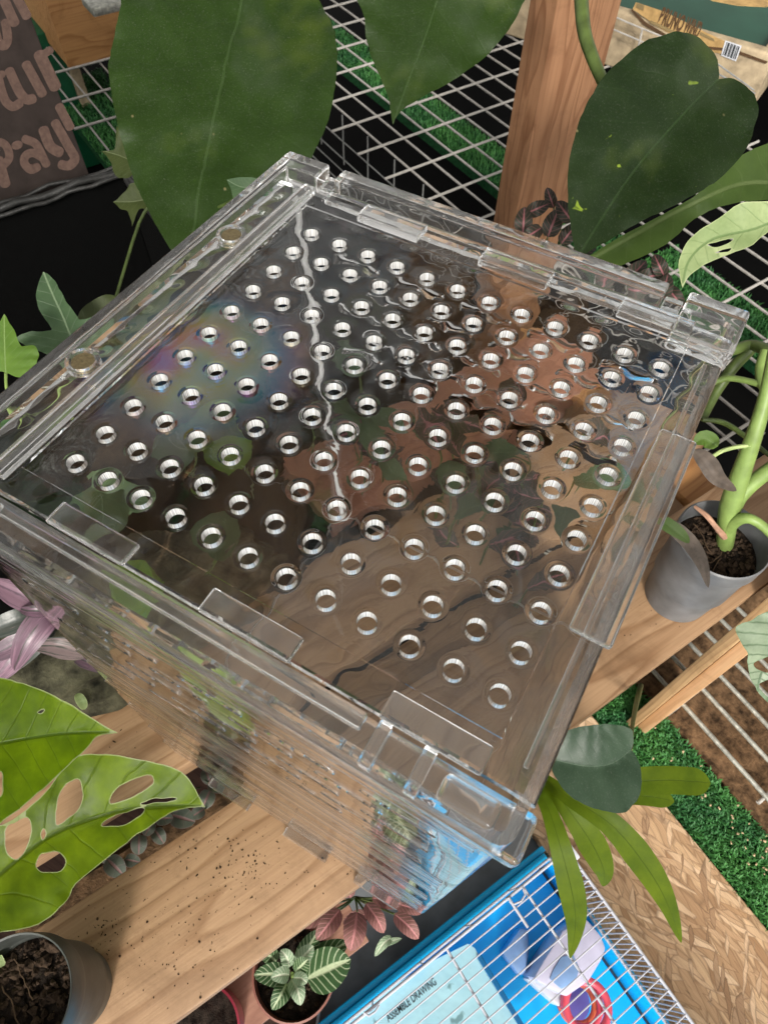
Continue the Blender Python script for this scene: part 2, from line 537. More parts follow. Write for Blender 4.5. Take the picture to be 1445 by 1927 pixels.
MT['callisia'] = leaf_mat('callisia_leaf', (0.10, 0.13, 0.10), (0.17, 0.20, 0.15), (0.34, 0.2, 0.19), 0.45, 0.1,
                          (0.3, 0.25, 0.2), 3, None, (0.38, 0.22, 0.22), 0.10, 0.3, 0.08, 0.3, 18, 0.35)
MT['trad'] = stripe_mat('tradescantia_leaf', (0.030, 0.038, 0.030), (0.115, 0.070, 0.095), (0.22, 0.13, 0.17), 5)
MT['trad_dark'] = stripe_mat('striped_leaf', (0.028, 0.040, 0.032), (0.055, 0.062, 0.052), (0.24, 0.18, 0.18), 6)
MT['trad_pink'] = stripe_mat('pink_leaf', (0.035, 0.035, 0.03), (0.15, 0.085, 0.12), (0.24, 0.135, 0.185), 4)
MT['dry'] = plain('dry_leaf', (0.075, 0.058, 0.045), 0.6, 0.3, 0, 0.4, 160, 0.3)
MT['dry_pink'] = plain('dry_root', (0.42, 0.24, 0.16), 0.6, 0.3, 0, 0.3, 160, 0.3)
MT['stem'] = plain('green_stem', (0.19, 0.275, 0.075), 0.4, 0.4, 0, 0.25, 90, 0.1)
MT['stem_dark'] = plain('olive_stem', (0.075, 0.11, 0.028), 0.4, 0.4, 0, 0.3, 120, 0.1)
MT['stem_pale'] = plain('pale_green_stem', (0.40, 0.50, 0.20), 0.4, 0.4, 0, 0.2, 90, 0.1)
MT['black_fabric'] = plain('black_fabric', (0.0008, 0.0009, 0.0008), 0.95, 0.1, 0, 0.4, 240, 0.5)
MT['black_rim'] = plain('black_liner', (0.018, 0.018, 0.017), 0.5, 0.4, 0, 0.5, 120, 0.5)
MT['shade_and_joint'] = plain('black_shade_and_joint', (0.0012, 0.0012, 0.0012), 0.95, 0.1, 0, 0.5, 300, 0.3)  # black for the painted floor shade and the dark board joints
MT['pot_grey'] = plain('grey_pot_plastic', (0.125, 0.128, 0.132), 0.42, 0.4, 0, 0.35, 40, 0.05)
MT['pot_dark'] = plain('dark_pot_plastic', (0.05, 0.055, 0.05), 0.4, 0.4, 0, 0.4, 60, 0.08)
MT['pot_brown'] = plain('brown_pot_plastic', (0.22, 0.085, 0.06), 0.5, 0.4, 0, 0.15, 60, 0.05)
MT['pot_red'] = plain('magenta_pot_plastic', (0.34, 0.035, 0.06), 0.4, 0.4, 0, 0.15, 60, 0.05)
MT['soil'] = plain('potting_soil', (0.022, 0.016, 0.012), 0.95, 0.15, 0, 0.7, 260, 1.0)
MT['crumb'] = plain('soil_crumbs', (0.034, 0.021, 0.013), 0.95, 0.1, 0, 0.5, 400)
MT['rock'] = plain('dark_rock', (0.055, 0.052, 0.032), 0.9, 0.2, 0, 0.85, 90, 1.0)
MT['wire'] = plain('grey_white_wire', (0.40, 0.38, 0.35), 0.42, 0.5, 0, 0.2, 200)
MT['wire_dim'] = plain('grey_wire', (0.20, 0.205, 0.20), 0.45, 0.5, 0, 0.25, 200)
MT['cage_wire'] = plain('white_wire', (0.50, 0.51, 0.56), 0.4, 0.5, 0, 0.08, 200)
MT['steel'] = plain('weathered_steel', (0.40, 0.40, 0.35), 0.42, 0.5, 0.4, 0.4, 260, 0.2)
MT['slate'] = plain('grey_floor', (0.20, 0.215, 0.225), 0.7, 0.3, 0, 0.35, 26, 0.3)
MT['dirt'] = plain('brown_fibreboard', (0.135, 0.080, 0.042), 0.9, 0.15, 0, 0.75, 120, 0.9)
MT['blue'] = plain('blue_plastic', (0.003, 0.46, 0.88), 0.33, 0.5, 0, 0.06, 30)
MT['blue_dim'] = plain('dark_blue_plastic', (0.004, 0.13, 0.32), 0.35, 0.5, 0, 0.06, 30)
MT['lilac'] = plain('lilac_white_plastic', (0.60, 0.58, 0.74), 0.4, 0.5, 0, 0.1, 60)
MT['window_blue'] = plain('blue_window_plastic', (0.22, 0.36, 0.62), 0.3, 0.5, 0, 0.15, 60)
MT['pink'] = plain('pink_plastic', (0.75, 0.09, 0.13), 0.25, 0.5, 0, 0.15, 80)
MT['orange_pl'] = plain('orange_plastic', (0.75, 0.16, 0.07), 0.3, 0.5, 0, 0.1, 80)
MT['violet'] = plain('violet_plastic', (0.14, 0.12, 0.40), 0.3, 0.5, 0, 0.1, 80)
MT['white_pl'] = plain('white_plastic', (0.62, 0.64, 0.68), 0.4, 0.5, 0, 0.06, 60)
MT['ink'] = plain('dark_print', (0.035, 0.04, 0.045), 0.7, 0.2, 0, 0.2, 200)
MT['card'] = plain('dark_brown_card', (0.032, 0.024, 0.021), 0.8, 0.2, 0, 0.25, 70, 0.1)
MT['card_print'] = plain('pinkish_brown_print', (0.092, 0.058, 0.046), 0.8, 0.2, 0, 0.2, 300)
MT['foam'] = plain('dirty_styrofoam', (0.36, 0.285, 0.185), 0.85, 0.2, 0, 0.35, 55, 0.6)
MT['foam_label'] = plain('tan_label', (0.42, 0.27, 0.11), 0.8, 0.2, 0, 0.25, 90)
MT['brown_ink'] = plain('brown_print', (0.085, 0.048, 0.024), 0.8, 0.2, 0, 0.3, 200)
MT['olive'] = plain('olive_print', (0.22, 0.16, 0.07), 0.8)
MT['green_lid'] = plain('dark_green_sheet', (0.020, 0.065, 0.043), 0.5, 0.4, 0, 0.2, 12)
MT['green_pl'] = plain('green_plastic', (0.004, 0.085, 0.035), 0.5, 0.4, 0, 0.2, 40)
MT['turf'] = plain('turf_backing', (0.010, 0.05, 0.018), 0.95, 0.1, 0, 0.6, 260, 0.8)

def turf_blade_mat():
    M = Mat('turf_blades')
    co = M.coord('Object')
    n = M.noise(co, 22, 3, 0.6)
    f = M.noise(co, 500, 3, 0.6)
    c = M.mix(M.rng(n, 0.35, 0.7), (0.030, 0.160, 0.045), (0.095, 0.330, 0.065))
    c = M.mix(M.rng(f, 0.4, 0.75, 0, 0.5), c, (0.008, 0.045, 0.02))
    M.set(Base_Color=c, Roughness=0.6)
    M.translucent((0.06, 0.28, 0.06), 0.2)
    return M.m
MT['blades'] = turf_blade_mat()

def osb_mat():
    M = Mat('osb_strands')
    co = M.coord('Object')
    d = M.n('ShaderNodeVectorMath', operation='ADD')
    M.put(d.inputs[0], co)
    sc = M.n('ShaderNodeVectorMath', operation='SCALE')
    M.put(sc.inputs[0], M.noise(co, 26, 2, 0.5, 0, True))
    sc.inputs['Scale'].default_value = 0.012
    M.put(d.inputs[1], sc.outputs[0])
    w = d.outputs[0]
    def turned(rot, scale, off=(0, 0, 0)):
        return M.mapping(M.mapping(w, (1, 1, 1), off, (0, 0, rot)), scale)
    def chips(rot, sx, sy, off):
        v = M.n('ShaderNodeTexVoronoi')
        M.put(v.inputs['Vector'], turned(rot, (sx, sy, 20), off))
        v.inputs['Scale'].default_value = 1.0
        return M.sep(v.outputs['Color'])[0]
    def flakes(rot, sx, sy, off):
        v = M.n('ShaderNodeTexVoronoi', feature='F1')
        M.put(v.inputs['Vector'], turned(rot, (sx, sy, 20), off))
        v.inputs['Scale'].default_value = 1.0
        e = M.n('ShaderNodeTexVoronoi', feature='DISTANCE_TO_EDGE')
        M.put(e.inputs['Vector'], turned(rot, (sx, sy, 20), off))
        e.inputs['Scale'].default_value = 1.0
        return M.sep(v.outputs['Color']), e.outputs['Distance']
    a1, e1 = flakes(0.20, 150, 30, (0, 0, 0))
    a2, e2 = flakes(-0.45, 190, 40, (3, 1, 0))
    a3, e3 = flakes(0.75, 220, 46, (7, 4, 0))
    fib = M.noise(turned(0.05, (620, 30, 20)), 1.0, 5, 0.7)
    fib2 = M.noise(turned(-0.22, (380, 40, 20), (5, 2, 0)), 1.0, 4, 0.65)
    c = M.mix(a1[0], (0.36, 0.205, 0.100), (0.68, 0.46, 0.265))
    c = M.mix(M.rng(e1, 0.0, 0.10, 0.55, 0.0), c, (0.16, 0.085, 0.04))
    m2 = M.math('GREATER_THAN', a2[1], 0.62)
    c = M.mix(m2, c, M.mix(a2[0], (0.46, 0.275, 0.14), (0.80, 0.58, 0.37)))
    c = M.mix(M.math('MULTIPLY', m2, M.rng(e2, 0.0, 0.10, 0.7, 0.0)), c, (0.15, 0.08, 0.04))
    m3 = M.math('GREATER_THAN', a3[1], 0.80)
    c = M.mix(m3, c, M.mix(a3[0], (0.30, 0.165, 0.08), (0.76, 0.54, 0.34)))
    c = M.mix(M.math('MULTIPLY', m3, M.rng(e3, 0.0, 0.12, 0.8, 0.0)), c, (0.12, 0.065, 0.03))
    c = M.mix(M.rng(fib, 0.45, 0.72, 0, 0.45), c, (0.24, 0.13, 0.065))
    c = M.mix(M.rng(fib2, 0.64, 0.74, 0, 0.8), c, (0.085, 0.046, 0.024))
    c1 = M.math('ADD', a1[0], M.math('MULTIPLY', m2, a2[0]))
    M.set(Base_Color=c, Roughness=0.75)
    M.bump(M.math('ADD', fib, M.math('MULTIPLY', c1, 0.5)), 0.6, 0.0015)
    return M.m
MT['osb'] = osb_mat()

def drill_mat():
    M = Mat('drilled_acrylic')
    g = M.n('ShaderNodeNewGeometry')
    nv = M.sep(g.outputs['Normal'])
    ang = M.math('ARCTAN2', nv[1], nv[0])
    co = M.coord('Object')
    st = M.noise(M.comb(M.math('MULTIPLY', ang, 5.0), M.math('MULTIPLY', M.sep(M.mapping(co, (80, 80, 80)))[0], 1.0), 0.0), 1.6, 3, 0.7)
    M.set(Base_Color=M.mix(M.rng(st, 0.40, 0.62), (0.50, 0.50, 0.49), (0.95, 0.95, 0.94)), Roughness=0.22, IOR=1.49)
    M.put(M.p.inputs['Transmission Weight'], M.rng(st, 0.35, 0.65, 0.55, 0.25))
    M.bump(st, 0.5, 0.0006)
    return M.m
MT['drill'] = drill_mat()

def sheet_mat():
    M = Mat('cyan_printed_sheet')
    co = M.coord('Object')
    n = M.noise(co, 38, 3, 0.5, 0.4)
    c = M.mix(M.rng(n, 0.45, 0.7, 0, 0.5), (0.42, 0.70, 0.78), (0.28, 0.58, 0.70))
    c = M.mix(M.rng(M.noise(co, 70, 2), 0.66, 0.72, 0, 0.75), c, (0.10, 0.20, 0.20))
    M.set(Base_Color=c, Roughness=0.16)
    M.bump(M.noise(co, 50, 2), 0.3, 0.004)
    return M.m
MT['sheet'] = sheet_mat()

# ------------------------------------------------------------------ helpers: leaves
def plane_frame(p0, nrm):
    n = nrm.normalized()
    x = Vector((0, 0, 1)).cross(n)
    x = x.normalized() if x.length > 1e-3 else Vector((1, 0, 0))
    return x, n.cross(x), n

def closed_spline(pts, n=5):
    m = len(pts)
    out = []
    for i in range(m):
        a, b, c, d = pts[i - 1], pts[i], pts[(i + 1) % m], pts[(i + 2) % m]
        if len(b) > 2:                                  # a corner: no smoothing through it
            a = b
        if len(c) > 2:
            d = c
        for k in range(n):
            t = k / n
            out.append(Vector(tuple(0.5 * ((2 * b[j]) + (c[j] - a[j]) * t + (2 * a[j] - 5 * b[j] + 4 * c[j] - d[j]) * t * t + (3 * b[j] - a[j] - 3 * c[j] + d[j]) * t ** 3) for j in (0, 1))))
    return out

def leaf_px(name, outline, midrib, dep, mat, parent, tilt=(0, 0), cup=0.25, wave=0.0, droop=0.0, holes=(), wn=5.0, res=20, ragged=2.2):
    """a leaf traced from the photo, standing at depth dep; tilt = change of depth per 1000 px to the right and down"""
    c0 = Vector((sum(p[0] for p in outline) / len(outline), sum(p[1] for p in outline) / len(outline)))
    pd = lambda u, v: dep + tilt[0] * (u - c0.x) / 1000 + tilt[1] * (v - c0.y) / 1000
    P0, P1, P2 = (atd(u, v, pd(u, v)) for u, v in ((c0.x, c0.y), (c0.x + 100, c0.y), (c0.x, c0.y + 100)))
    nrm = (P1 - P0).cross(P2 - P0).normalized()
    if nrm.dot(CAM - P0) < 0:
        nrm = -nrm
    X, Y, N = plane_frame(P0, nrm)
    def flat(u, v):
        d = ray(u, v)
        q = CAM + d * ((P0 - CAM).dot(N) / d.dot(N)) - P0
        return Vector((q.dot(X), q.dot(Y)))
    def rough(pl, k):
        return [p + Vector((mnoise.noise(Vector((p.x * 0.06, p.y * 0.06, 3.0))), mnoise.noise(Vector((p.x * 0.06, p.y * 0.06, 9.0))))) * k for p in pl]
    loop = [flat(*p) for p in rough(closed_spline(outline), ragged)]
    hl = [[flat(*p) for p in rough(closed_spline(h, 4), ragged)] for h in holes]
    mid = [flat(*p[:2]) for p in smooth_path([tuple(p) for p in midrib], 6)]
    size = max((p - q).length for p in loop for q in loop[::5])
    step = size / res
    xs = [p.x for p in loop]
    ys = [p.y for p in loop]
    def inside(p, poly):
        r = False
        for i in range(len(poly)):
            a, b = poly[i - 1], poly[i]
            if (a.y > p.y) != (b.y > p.y) and p.x < (b.x - a.x) * (p.y - a.y) / (b.y - a.y) + a.x:
                r = not r
        return r
    def segd(p, poly, closed=True):
        best, info = 1e9, (0, 0)
        for i in range(0 if closed else 1, len(poly)):
            a, b = poly[i - 1], poly[i]
            e = b - a
            L = e.length_squared
            t = max(0, min(1, (p - a).dot(e) / L)) if L > 0 else 0
            q = p - (a + e * t)
            if q.length < best:
                best = q.length
                info = (i - 1 + t, 1 if e.x * q.y - e.y * q.x > 0 else -1)
        return best, info
    pts = list(loop)
    edges = [(i, (i + 1) % len(loop)) for i in range(len(loop))]
    for h in hl:
        o = len(pts)
        pts += h
        edges += [(o + i, o + (i + 1) % len(h)) for i in range(len(h))]
    def ringpts(poly, sgn):
        m_ = len(poly)
        for i in range(m_):
            t = (poly[(i + 1) % m_] - poly[i - 1])
            if t.length < 1e-9:
                continue
            nn = Vector((-t.y, t.x)).normalized()
            for q in (poly[i] + nn * 0.0015, poly[i] - nn * 0.0015):
                if inside(q, loop) and segd(q, loop)[0] > 0.0011 and not any(inside(q, h) or segd(q, h)[0] < 0.0011 for h in hl):
                    pts.append(q)
    ringpts(loop, 1)
    for h in hl:
        ringpts(h, -1)
    y = min(ys)
    row = 0
    while y < max(ys):
        x = min(xs) + (step / 2 if row % 2 else 0)
        while x < max(xs):
            p = Vector((x, y))
            if inside(p, loop) and segd(p, loop)[0] > step * 0.4 and not any(inside(p, h) or segd(p, h)[0] < step * 0.35 for h in hl):
                pts.append(p)
            x += step
        y += step * 0.87
        row += 1
    for q in mid:
        if inside(q, loop) and segd(q, loop)[0] > step * 0.2 and not any(inside(q, h) for h in hl):
            pts.append(q)
    V2, _, F, _, _, _ = delaunay_2d_cdt(pts, edges, [], 0, 1e-6)
    FF = []
    for f in F:
        c = sum((V2[i] for i in f), Vector((0, 0))) / len(f)
        if inside(c, loop) and not any(inside(c, h) for h in hl):
            FF.append(f)
    V, uv, uv2 = [], [], []
    for p in V2:
        p = Vector(p[:2])
        dm, (tm, sg) = segd(p, mid, False)
        t = tm / (len(mid) - 1)
        de = min([segd(p, loop)[0]] + [segd(p, h)[0] for h in hl])
        s = dm / size
        h = size * (cup * s * (1.0 - 0.7 * s) * 1.2 + wave * s * math.sin(t * 6.28 * wn + sg) - droop * t * t
                    + 0.016 * mnoise.noise(Vector((p.x * 40, p.y * 40, len(outline)))) + 0.010 * mnoise.noise(Vector((p.x * 95, p.y * 95, len(outline)))))
        V.append(P0 + X * p.x + Y * p.y + N * h)
        uv.append((t, sg * s))
        uv2.append((de, 0))
    return mesh(name, V, FF, mat, parent, 180, P0, uv, uv2)

def blade(name, path, hw, face, mat, parent, fold=0.25, seg=4, shape=None, curl=0.0):
    """a leaf swept along a 3-D path; face is the direction its upper side looks"""
    V, F, uv, uv2 = [], [], [], []
    n = len(path)
    for i, p in enumerate(path):
        t = (path[min(i + 1, n - 1)] - path[max(i - 1, 0)]).normalized()
        s = t.cross(face).normalized()
        up = s.cross(t).normalized()
        for k in range(seg + 1):
            x = -1 + 2 * k / seg
            w = hw[i]
            V.append(p + s * (x * w) + up * (fold * abs(x) * w * (1 - 0.35 * abs(x)) + curl * math.sin(i * 1.7 + x * 2) * w))
            uv.append((i / (n - 1), x * 0.5))
            uv2.append(((1 - abs(x)) * w, 0))
    for i in range(n - 1):
        for k in range(seg):
            a = i * (seg + 1) + k
            F.append((a, a + 1, a + seg + 2, a + seg + 1))
    return mesh(name, V, F, mat, parent, 180, path[0], uv, uv2)

def oval(t):
    return max(0.02, math.sin(math.pi * min(1, t ** 0.8)) ** 0.75)

def blade_px(name, rows, hwpx, mat, parent, fold=0.25, face=None, prof=oval, n=5, seg=6, curl=0.0):
    """rows of (u, v, depth); half width in photo pixels at the widest place"""
    rows = smooth_path(rows, n)
    P = [atd(*r) for r in rows]
    m = len(rows) - 1
    hw = [hwpx * r[2] / FPX * prof(i / m) for i, r in enumerate(rows)]
    f = (CAM - P[m // 2]).normalized() if face is None else face.normalized()
    return blade(name, P, hw, f, mat, parent, fold, seg, curl=curl)

# =================================================================== THE SETTING
def sheet(name, pts, mat, z):
    o = mesh(name, [ab(a, b, z) for a, b in pts], [tuple(range(len(pts)))], mat)
    o['kind'] = 'structure'
    return o
GZ = -0.305
sheet('floor', [(-6, -6), (6, -6), (6, 6), (-6, 6)], MT['slate'], GZ)
sheet('shade_sheet', [(-2.5, -3.0), (2.2, -3.0), (2.2, 0.115), (-2.5, 0.115)], MT['shade_and_joint'], GZ + 0.004)  # near-black sheet paints the deep shade on the floor behind

# floor boards' dark joints under the cage
for k, b in enumerate((0.185, 0.262)):
    o = abbox('floor_joint', -0.5, 0.06, b, b + 0.002, GZ + 0.0005, GZ + 0.0015, MT['shade_and_joint'], None, 0)
    o['kind'] = 'structure'

# osb board, turf strip, fibreboard
osb = abbox('osb_board', 0.071, 0.197, 0.12, 0.80, GZ + 0.004, -0.290, MT['osb'], None, 0.0008)
tag(osb, 'rough brown strand board lying on the floor between the cage and the green turf', 'board')
fb = abbox('fibreboard', 0.262, 0.75, 0.10, 0.80, GZ + 0.004, -0.292, MT['dirt'], None, 0.001)
tag(fb, 'dark brown crumbly board under the grey metal bars', 'board')

def turf(name, label, a0, a1, b0, b1, z0, z1, n, length, seed, tilt=0.6):
    rnd = random.Random(seed)
    t = thing(name, label, 'artificial turf', ab((a0 + a1) / 2, (b0 + b1) / 2, z0), 'strips of artificial turf')
    abbox('backing', a0, a1, b0, b1, z0, z1, MT['turf'], t, 0.002)
    V, F = [], []
    for _ in range(n):
        a, b = rnd.uniform(a0, a1), rnd.uniform(b0, b1)
        w = rnd.uniform(0, 6.28)
        d = ab(math.cos(w), math.sin(w), 0)
        s = Vector((-d.y, d.x, 0)) * rnd.uniform(0.0005, 0.0009)
        L = length * rnd.uniform(0.5, 1.15)
        p = ab(a, b, z1 - 0.0005)
        q = p + d * (L * tilt * rnd.uniform(0.3, 1.0) * 0.6) + Vector((0, 0, L * 0.7))
        e = q + d * (L * tilt * 0.6) + Vector((0, 0, L * rnd.uniform(-0.1, 0.25)))
        k = len(V)
        V += [p - s, p + s, q + s, q - s, e]
        F += [(k, k + 1, k + 2, k + 3), (k + 3, k + 2, k + 4)]
    o = mesh('blades', V, F, MT['blades'], t, 180)
    o['kind'] = 'stuff'
    return t
turf('turf_strip', 'green artificial turf strip on the floor beside the strand board', 0.1975, 0.258, 0.02, 0.60, GZ + 0.004, -0.293, 20000, 0.009, 3)

# wood chips scattered on the turf
V, F = [], []
rnd = random.Random(11)
for _ in range(75):
    b = rnd.gauss(0.33, 0.05)
    a = rnd.gauss(0.240, 0.010)
    if not 0.2 < a < 0.256:
        continue
    p = ab(a, b, -0.2855 + rnd.uniform(0, 0.003))
    w = rnd.uniform(0, 6.28)
    d = Vector((math.cos(w), math.sin(w), rnd.uniform(-.3, .3))) * rnd.uniform(0.0005, 0.0016)
    s = Vector((-d.y, d.x, 0)).normalized() * rnd.uniform(0.0005, 0.0012)
    k = len(V)
    V += [p - d - s, p + d - s * 0.6, p + d * 0.8 + s, p - d * 0.9 + s, p + Vector((0, 0, 0.0008))]
    F += [(k, k + 1, k + 4), (k + 1, k + 2, k + 4), (k + 2, k + 3, k + 4), (k + 3, k, k + 4)]
chip_m = plain('wood_chips', (0.56, 0.42, 0.26), 0.8, 0.2, 0, 0.3, 300)
o = mesh('wood_chips', V, F, chip_m)
o['kind'] = 'stuff'
tag(o, 'pale wood chips scattered over the green turf strip', 'wood chips')

# =================================================================== THE WOODEN SHELF
shelf = thing('wooden_shelf', 'pine plank shelf carrying the clear box, with upright posts', 'shelf', ab(0.05, 0.06, 0))
TH = 0.018
abbox('plank', -0.62, 0.62, 0.1015, 0.1785, -TH, 0, MT['pine'], shelf, 0.0012, 2)
abbox('plank', -0.60, 0.302, -0.006, 0.068, -TH, 0, MT['pine'], shelf, 0.0012, 2)
abbox('batten', -0.105, 0.258, 0.0695, 0.100, -0.040, -0.0215, MT['pine_dull'], shelf, 0.001, 2)
abbox('bearer', 0.262, 0.300, -0.118, 0.172, -TH - 0.040, -TH - 0.0004, MT['pine_orange'], shelf, 0.001, 2)
abbox('bearer', -0.560, -0.522, -0.010, 0.172, -TH - 0.040, -TH - 0.0004, MT['pine_orange'], shelf, 0.001, 2)

for b_ in (-0.2155, -0.131):            # unseen tier on the rising posts, added to shade back and lid reflections
    abbox('upper_shade_plank', -0.62, 0.62, b_, b_ + 0.077, 0.620, 0.638, MT['pine'], shelf, 0.0012, 2)
for a_ in (-0.50, 0.25):  # bearers of the unseen shading tier
    abbox('upper_shade_bearer', a_, a_ + 0.036, -0.302, 0.186, 0.580, 0.6195, MT['pine_orange'], shelf, 0.001, 2)

def post(name, a0, a1, b0, b1, z0, z1, mat, parent):
    """a vertical timber, grain along its length"""
    bm = box_bm(z1 - z0, b1 - b0, a1 - a0, 0.001, 2)
    bmesh.ops.rotate(bm, cent=(0, 0, 0), matrix=Matrix.Rotation(0, 3, 'Y'), verts=bm.verts)
    me = bpy.data.meshes.new(name)
    bmesh.ops.recalc_face_normals(bm, faces=bm.faces)
    bm.to_mesh(me)
    bm.free()
    finish(me, mat, 35)
    o = link(name, me, parent, ab((a0 + a1) / 2, (b0 + b1) / 2, (z0 + z1) / 2))
    M3 = Matrix((Vector((0, 0, 1)), B_DIR, A_DIR)).transposed()   # local x up, y along b, z along a
    if M3.determinant() < 0:
        M3 = Matrix((Vector((0, 0, 1)), -B_DIR, A_DIR)).transposed()
    o.rotation_euler = M3.to_euler()
    return o
post('leg', 0.2215, 0.30, 0.1865, 0.1960, GZ + 0.012, 0.60, MT['pine_leg'], shelf)
post('leg_lit_side', 0.2285, 0.29, 0.1963, 0.2065, GZ + 0.012, 0.60, MT['pine_lit'], shelf)  # paler strip paints the sunlit side of the leg
post('back_post', 0.338, 0.410, -0.252, -0.222, GZ + 0.005, 0.62, MT['cedar'], shelf)
# lower board of the shelf
abbox('lower_board', -0.62, -0.107, 0.118, 0.2025, -0.166, -0.150, MT['redwood'], shelf, 0.001, 2)

# dark board on the floor below
bm = bmesh.new()
pts = []
ca, cb, cr = -0.30, 0.100, 0.178
for k in range(48):
    w = 2 * math.pi * k / 48
    pts.append((ca + cr * math.cos(w), cb + cr * math.sin(w)))
def disc_prism(name, pts, z0, z1, mat, parent=None):
    n = len(pts)
    V = [ab(a, b, z0) for a, b in pts] + [ab(a, b, z1) for a, b in pts]
    F = [tuple(range(n)), tuple(range(n, 2 * n))] + [(i, (i + 1) % n, n + (i + 1) % n, n + i) for i in range(n)]
    o = mesh(name, V, F, mat, parent, 30)
    bm2 = bmesh.new()
    bm2.from_mesh(o.data)
    bmesh.ops.recalc_face_normals(bm2, faces=bm2.faces)
    bm2.to_mesh(o.data)
    bm2.free()
    return o
bm.free()
rs = thing('round_board', 'round dark brown board with a thin pale rim on the floor under the shelf', 'board', ab(ca, cb, GZ))
disc_prism('top', pts, GZ + 0.005, GZ + 0.020, MT['darkwood'], rs)
ring = [ab(a, b, GZ + 0.021) for a, b in pts]
tube('rim', ring + [ring[0]], 0.0011, MT['white_pl'], rs, 6)

# soil crumbs
def crumbs(name, label, spots, n, seed, z=0.0005):
    rnd = random.Random(seed)
    V, F = [], []
    for _ in range(n):
        u, v, sx, sy, big = rnd.choices([s[:5] for s in spots], weights=[s[5] for s in spots])[0]
        p = at(rnd.gauss(u, sx), rnd.gauss(v, sy), 0)
        a, b = toab(p)
        if not (0.1035 < b < 0.1765 or -0.004 < b < 0.066):
            continue
        r = abs(rnd.gauss(0.0, big)) * 0.5 + 0.00018
        k = len(V)
        w = rnd.uniform(0, 6.28)
        e = rnd.choice((0.6, 0.8, 1.0, 1.5, 3.5))
        if e > 2:
            r *= 0.5
        rw_ = rnd.uniform(0, 6.28)
        cw, sw_ = math.cos(rw_), math.sin(rw_)
        for j in range(5):
            t = w + j * 1.2566
            lx, ly = math.cos(t) * r * e * rnd.uniform(0.6, 1.2), math.sin(t) * r * rnd.uniform(0.6, 1.2)
            V.append(p + Vector((lx * cw - ly * sw_, lx * sw_ + ly * cw, 0)))
            V[-1].z = 0.0002
        V.append(Vector((p.x, p.y, r * 0.7 + 0.0003)))
        F += [(k + j, k + (j + 1) % 5, k + 5) for j in range(5)]
    o = mesh(name, V, F, MT['crumb'])
    o['kind'] = 'stuff'
    tag(o, label, 'soil')
    return o
crumbs('soil_crumbs', 'dark crumbs of soil scattered over the pine planks',
       [(455, 1615, 34, 32, .0006, 3), (430, 1640, 80, 55, .0004, 4), (300, 1730, 90, 60, .00035, 4), (200, 1760, 30, 25, .0005, 1.5),
        (340, 1610, 40, 30, .0006, 1), (560, 1640, 60, 40, .0004, 1.6), (1225, 1170, 40, 30, .0006, 0.7), (250, 1390, 30, 20, .0005, 0.25), (330, 1830, 90, 50, .0004, 1.2)], 360, 5)

# =================================================================== THE CLEAR BOX
BX0, BX1, BY0, BY1 = -0.0345, 0.1545, -0.1555, 0.0355
T = 0.0028
acr = thing('acrylic_box', 'clear acrylic box with a lid full of round vent holes, standing on the planks', 'box', (0.06, -0.06, 0.0))

def hole_cell(V, F, corners, hole_rings):
    """corners: 4 vertex ids; hole_rings: list of rings of vertex ids from outside in; fills the cell round the hole"""
    ring = hole_rings[0]
    n = len(ring)
    q = n // 4
    for c in range(4):
        a = corners[c]
        for k in range(q):
            F.append((a, ring[(c * q + k) % n], ring[(c * q + k + 1) % n]))
        F.append((a, ring[(c * q + q) % n], corners[(c + 1) % 4]))
    for r0, r1 in zip(hole_rings, hole_rings[1:]):
        for k in range(n):
            F.append((r0[k], r1[k], r1[(k + 1) % n], r0[(k + 1) % n]))

def wall_pt(x, y, z):
    """the moulded walls lean a little: the left one inwards, the front one outwards towards the base"""
    dn = 1 - z / HB
    fx = (BX1 - x) / (BX1 - BX0)
    fy = (BY1 - y) / (BY1 - BY0)
    return Vector((x + 0.013 * dn * fx, y - 0.0062 * dn * fy, z))

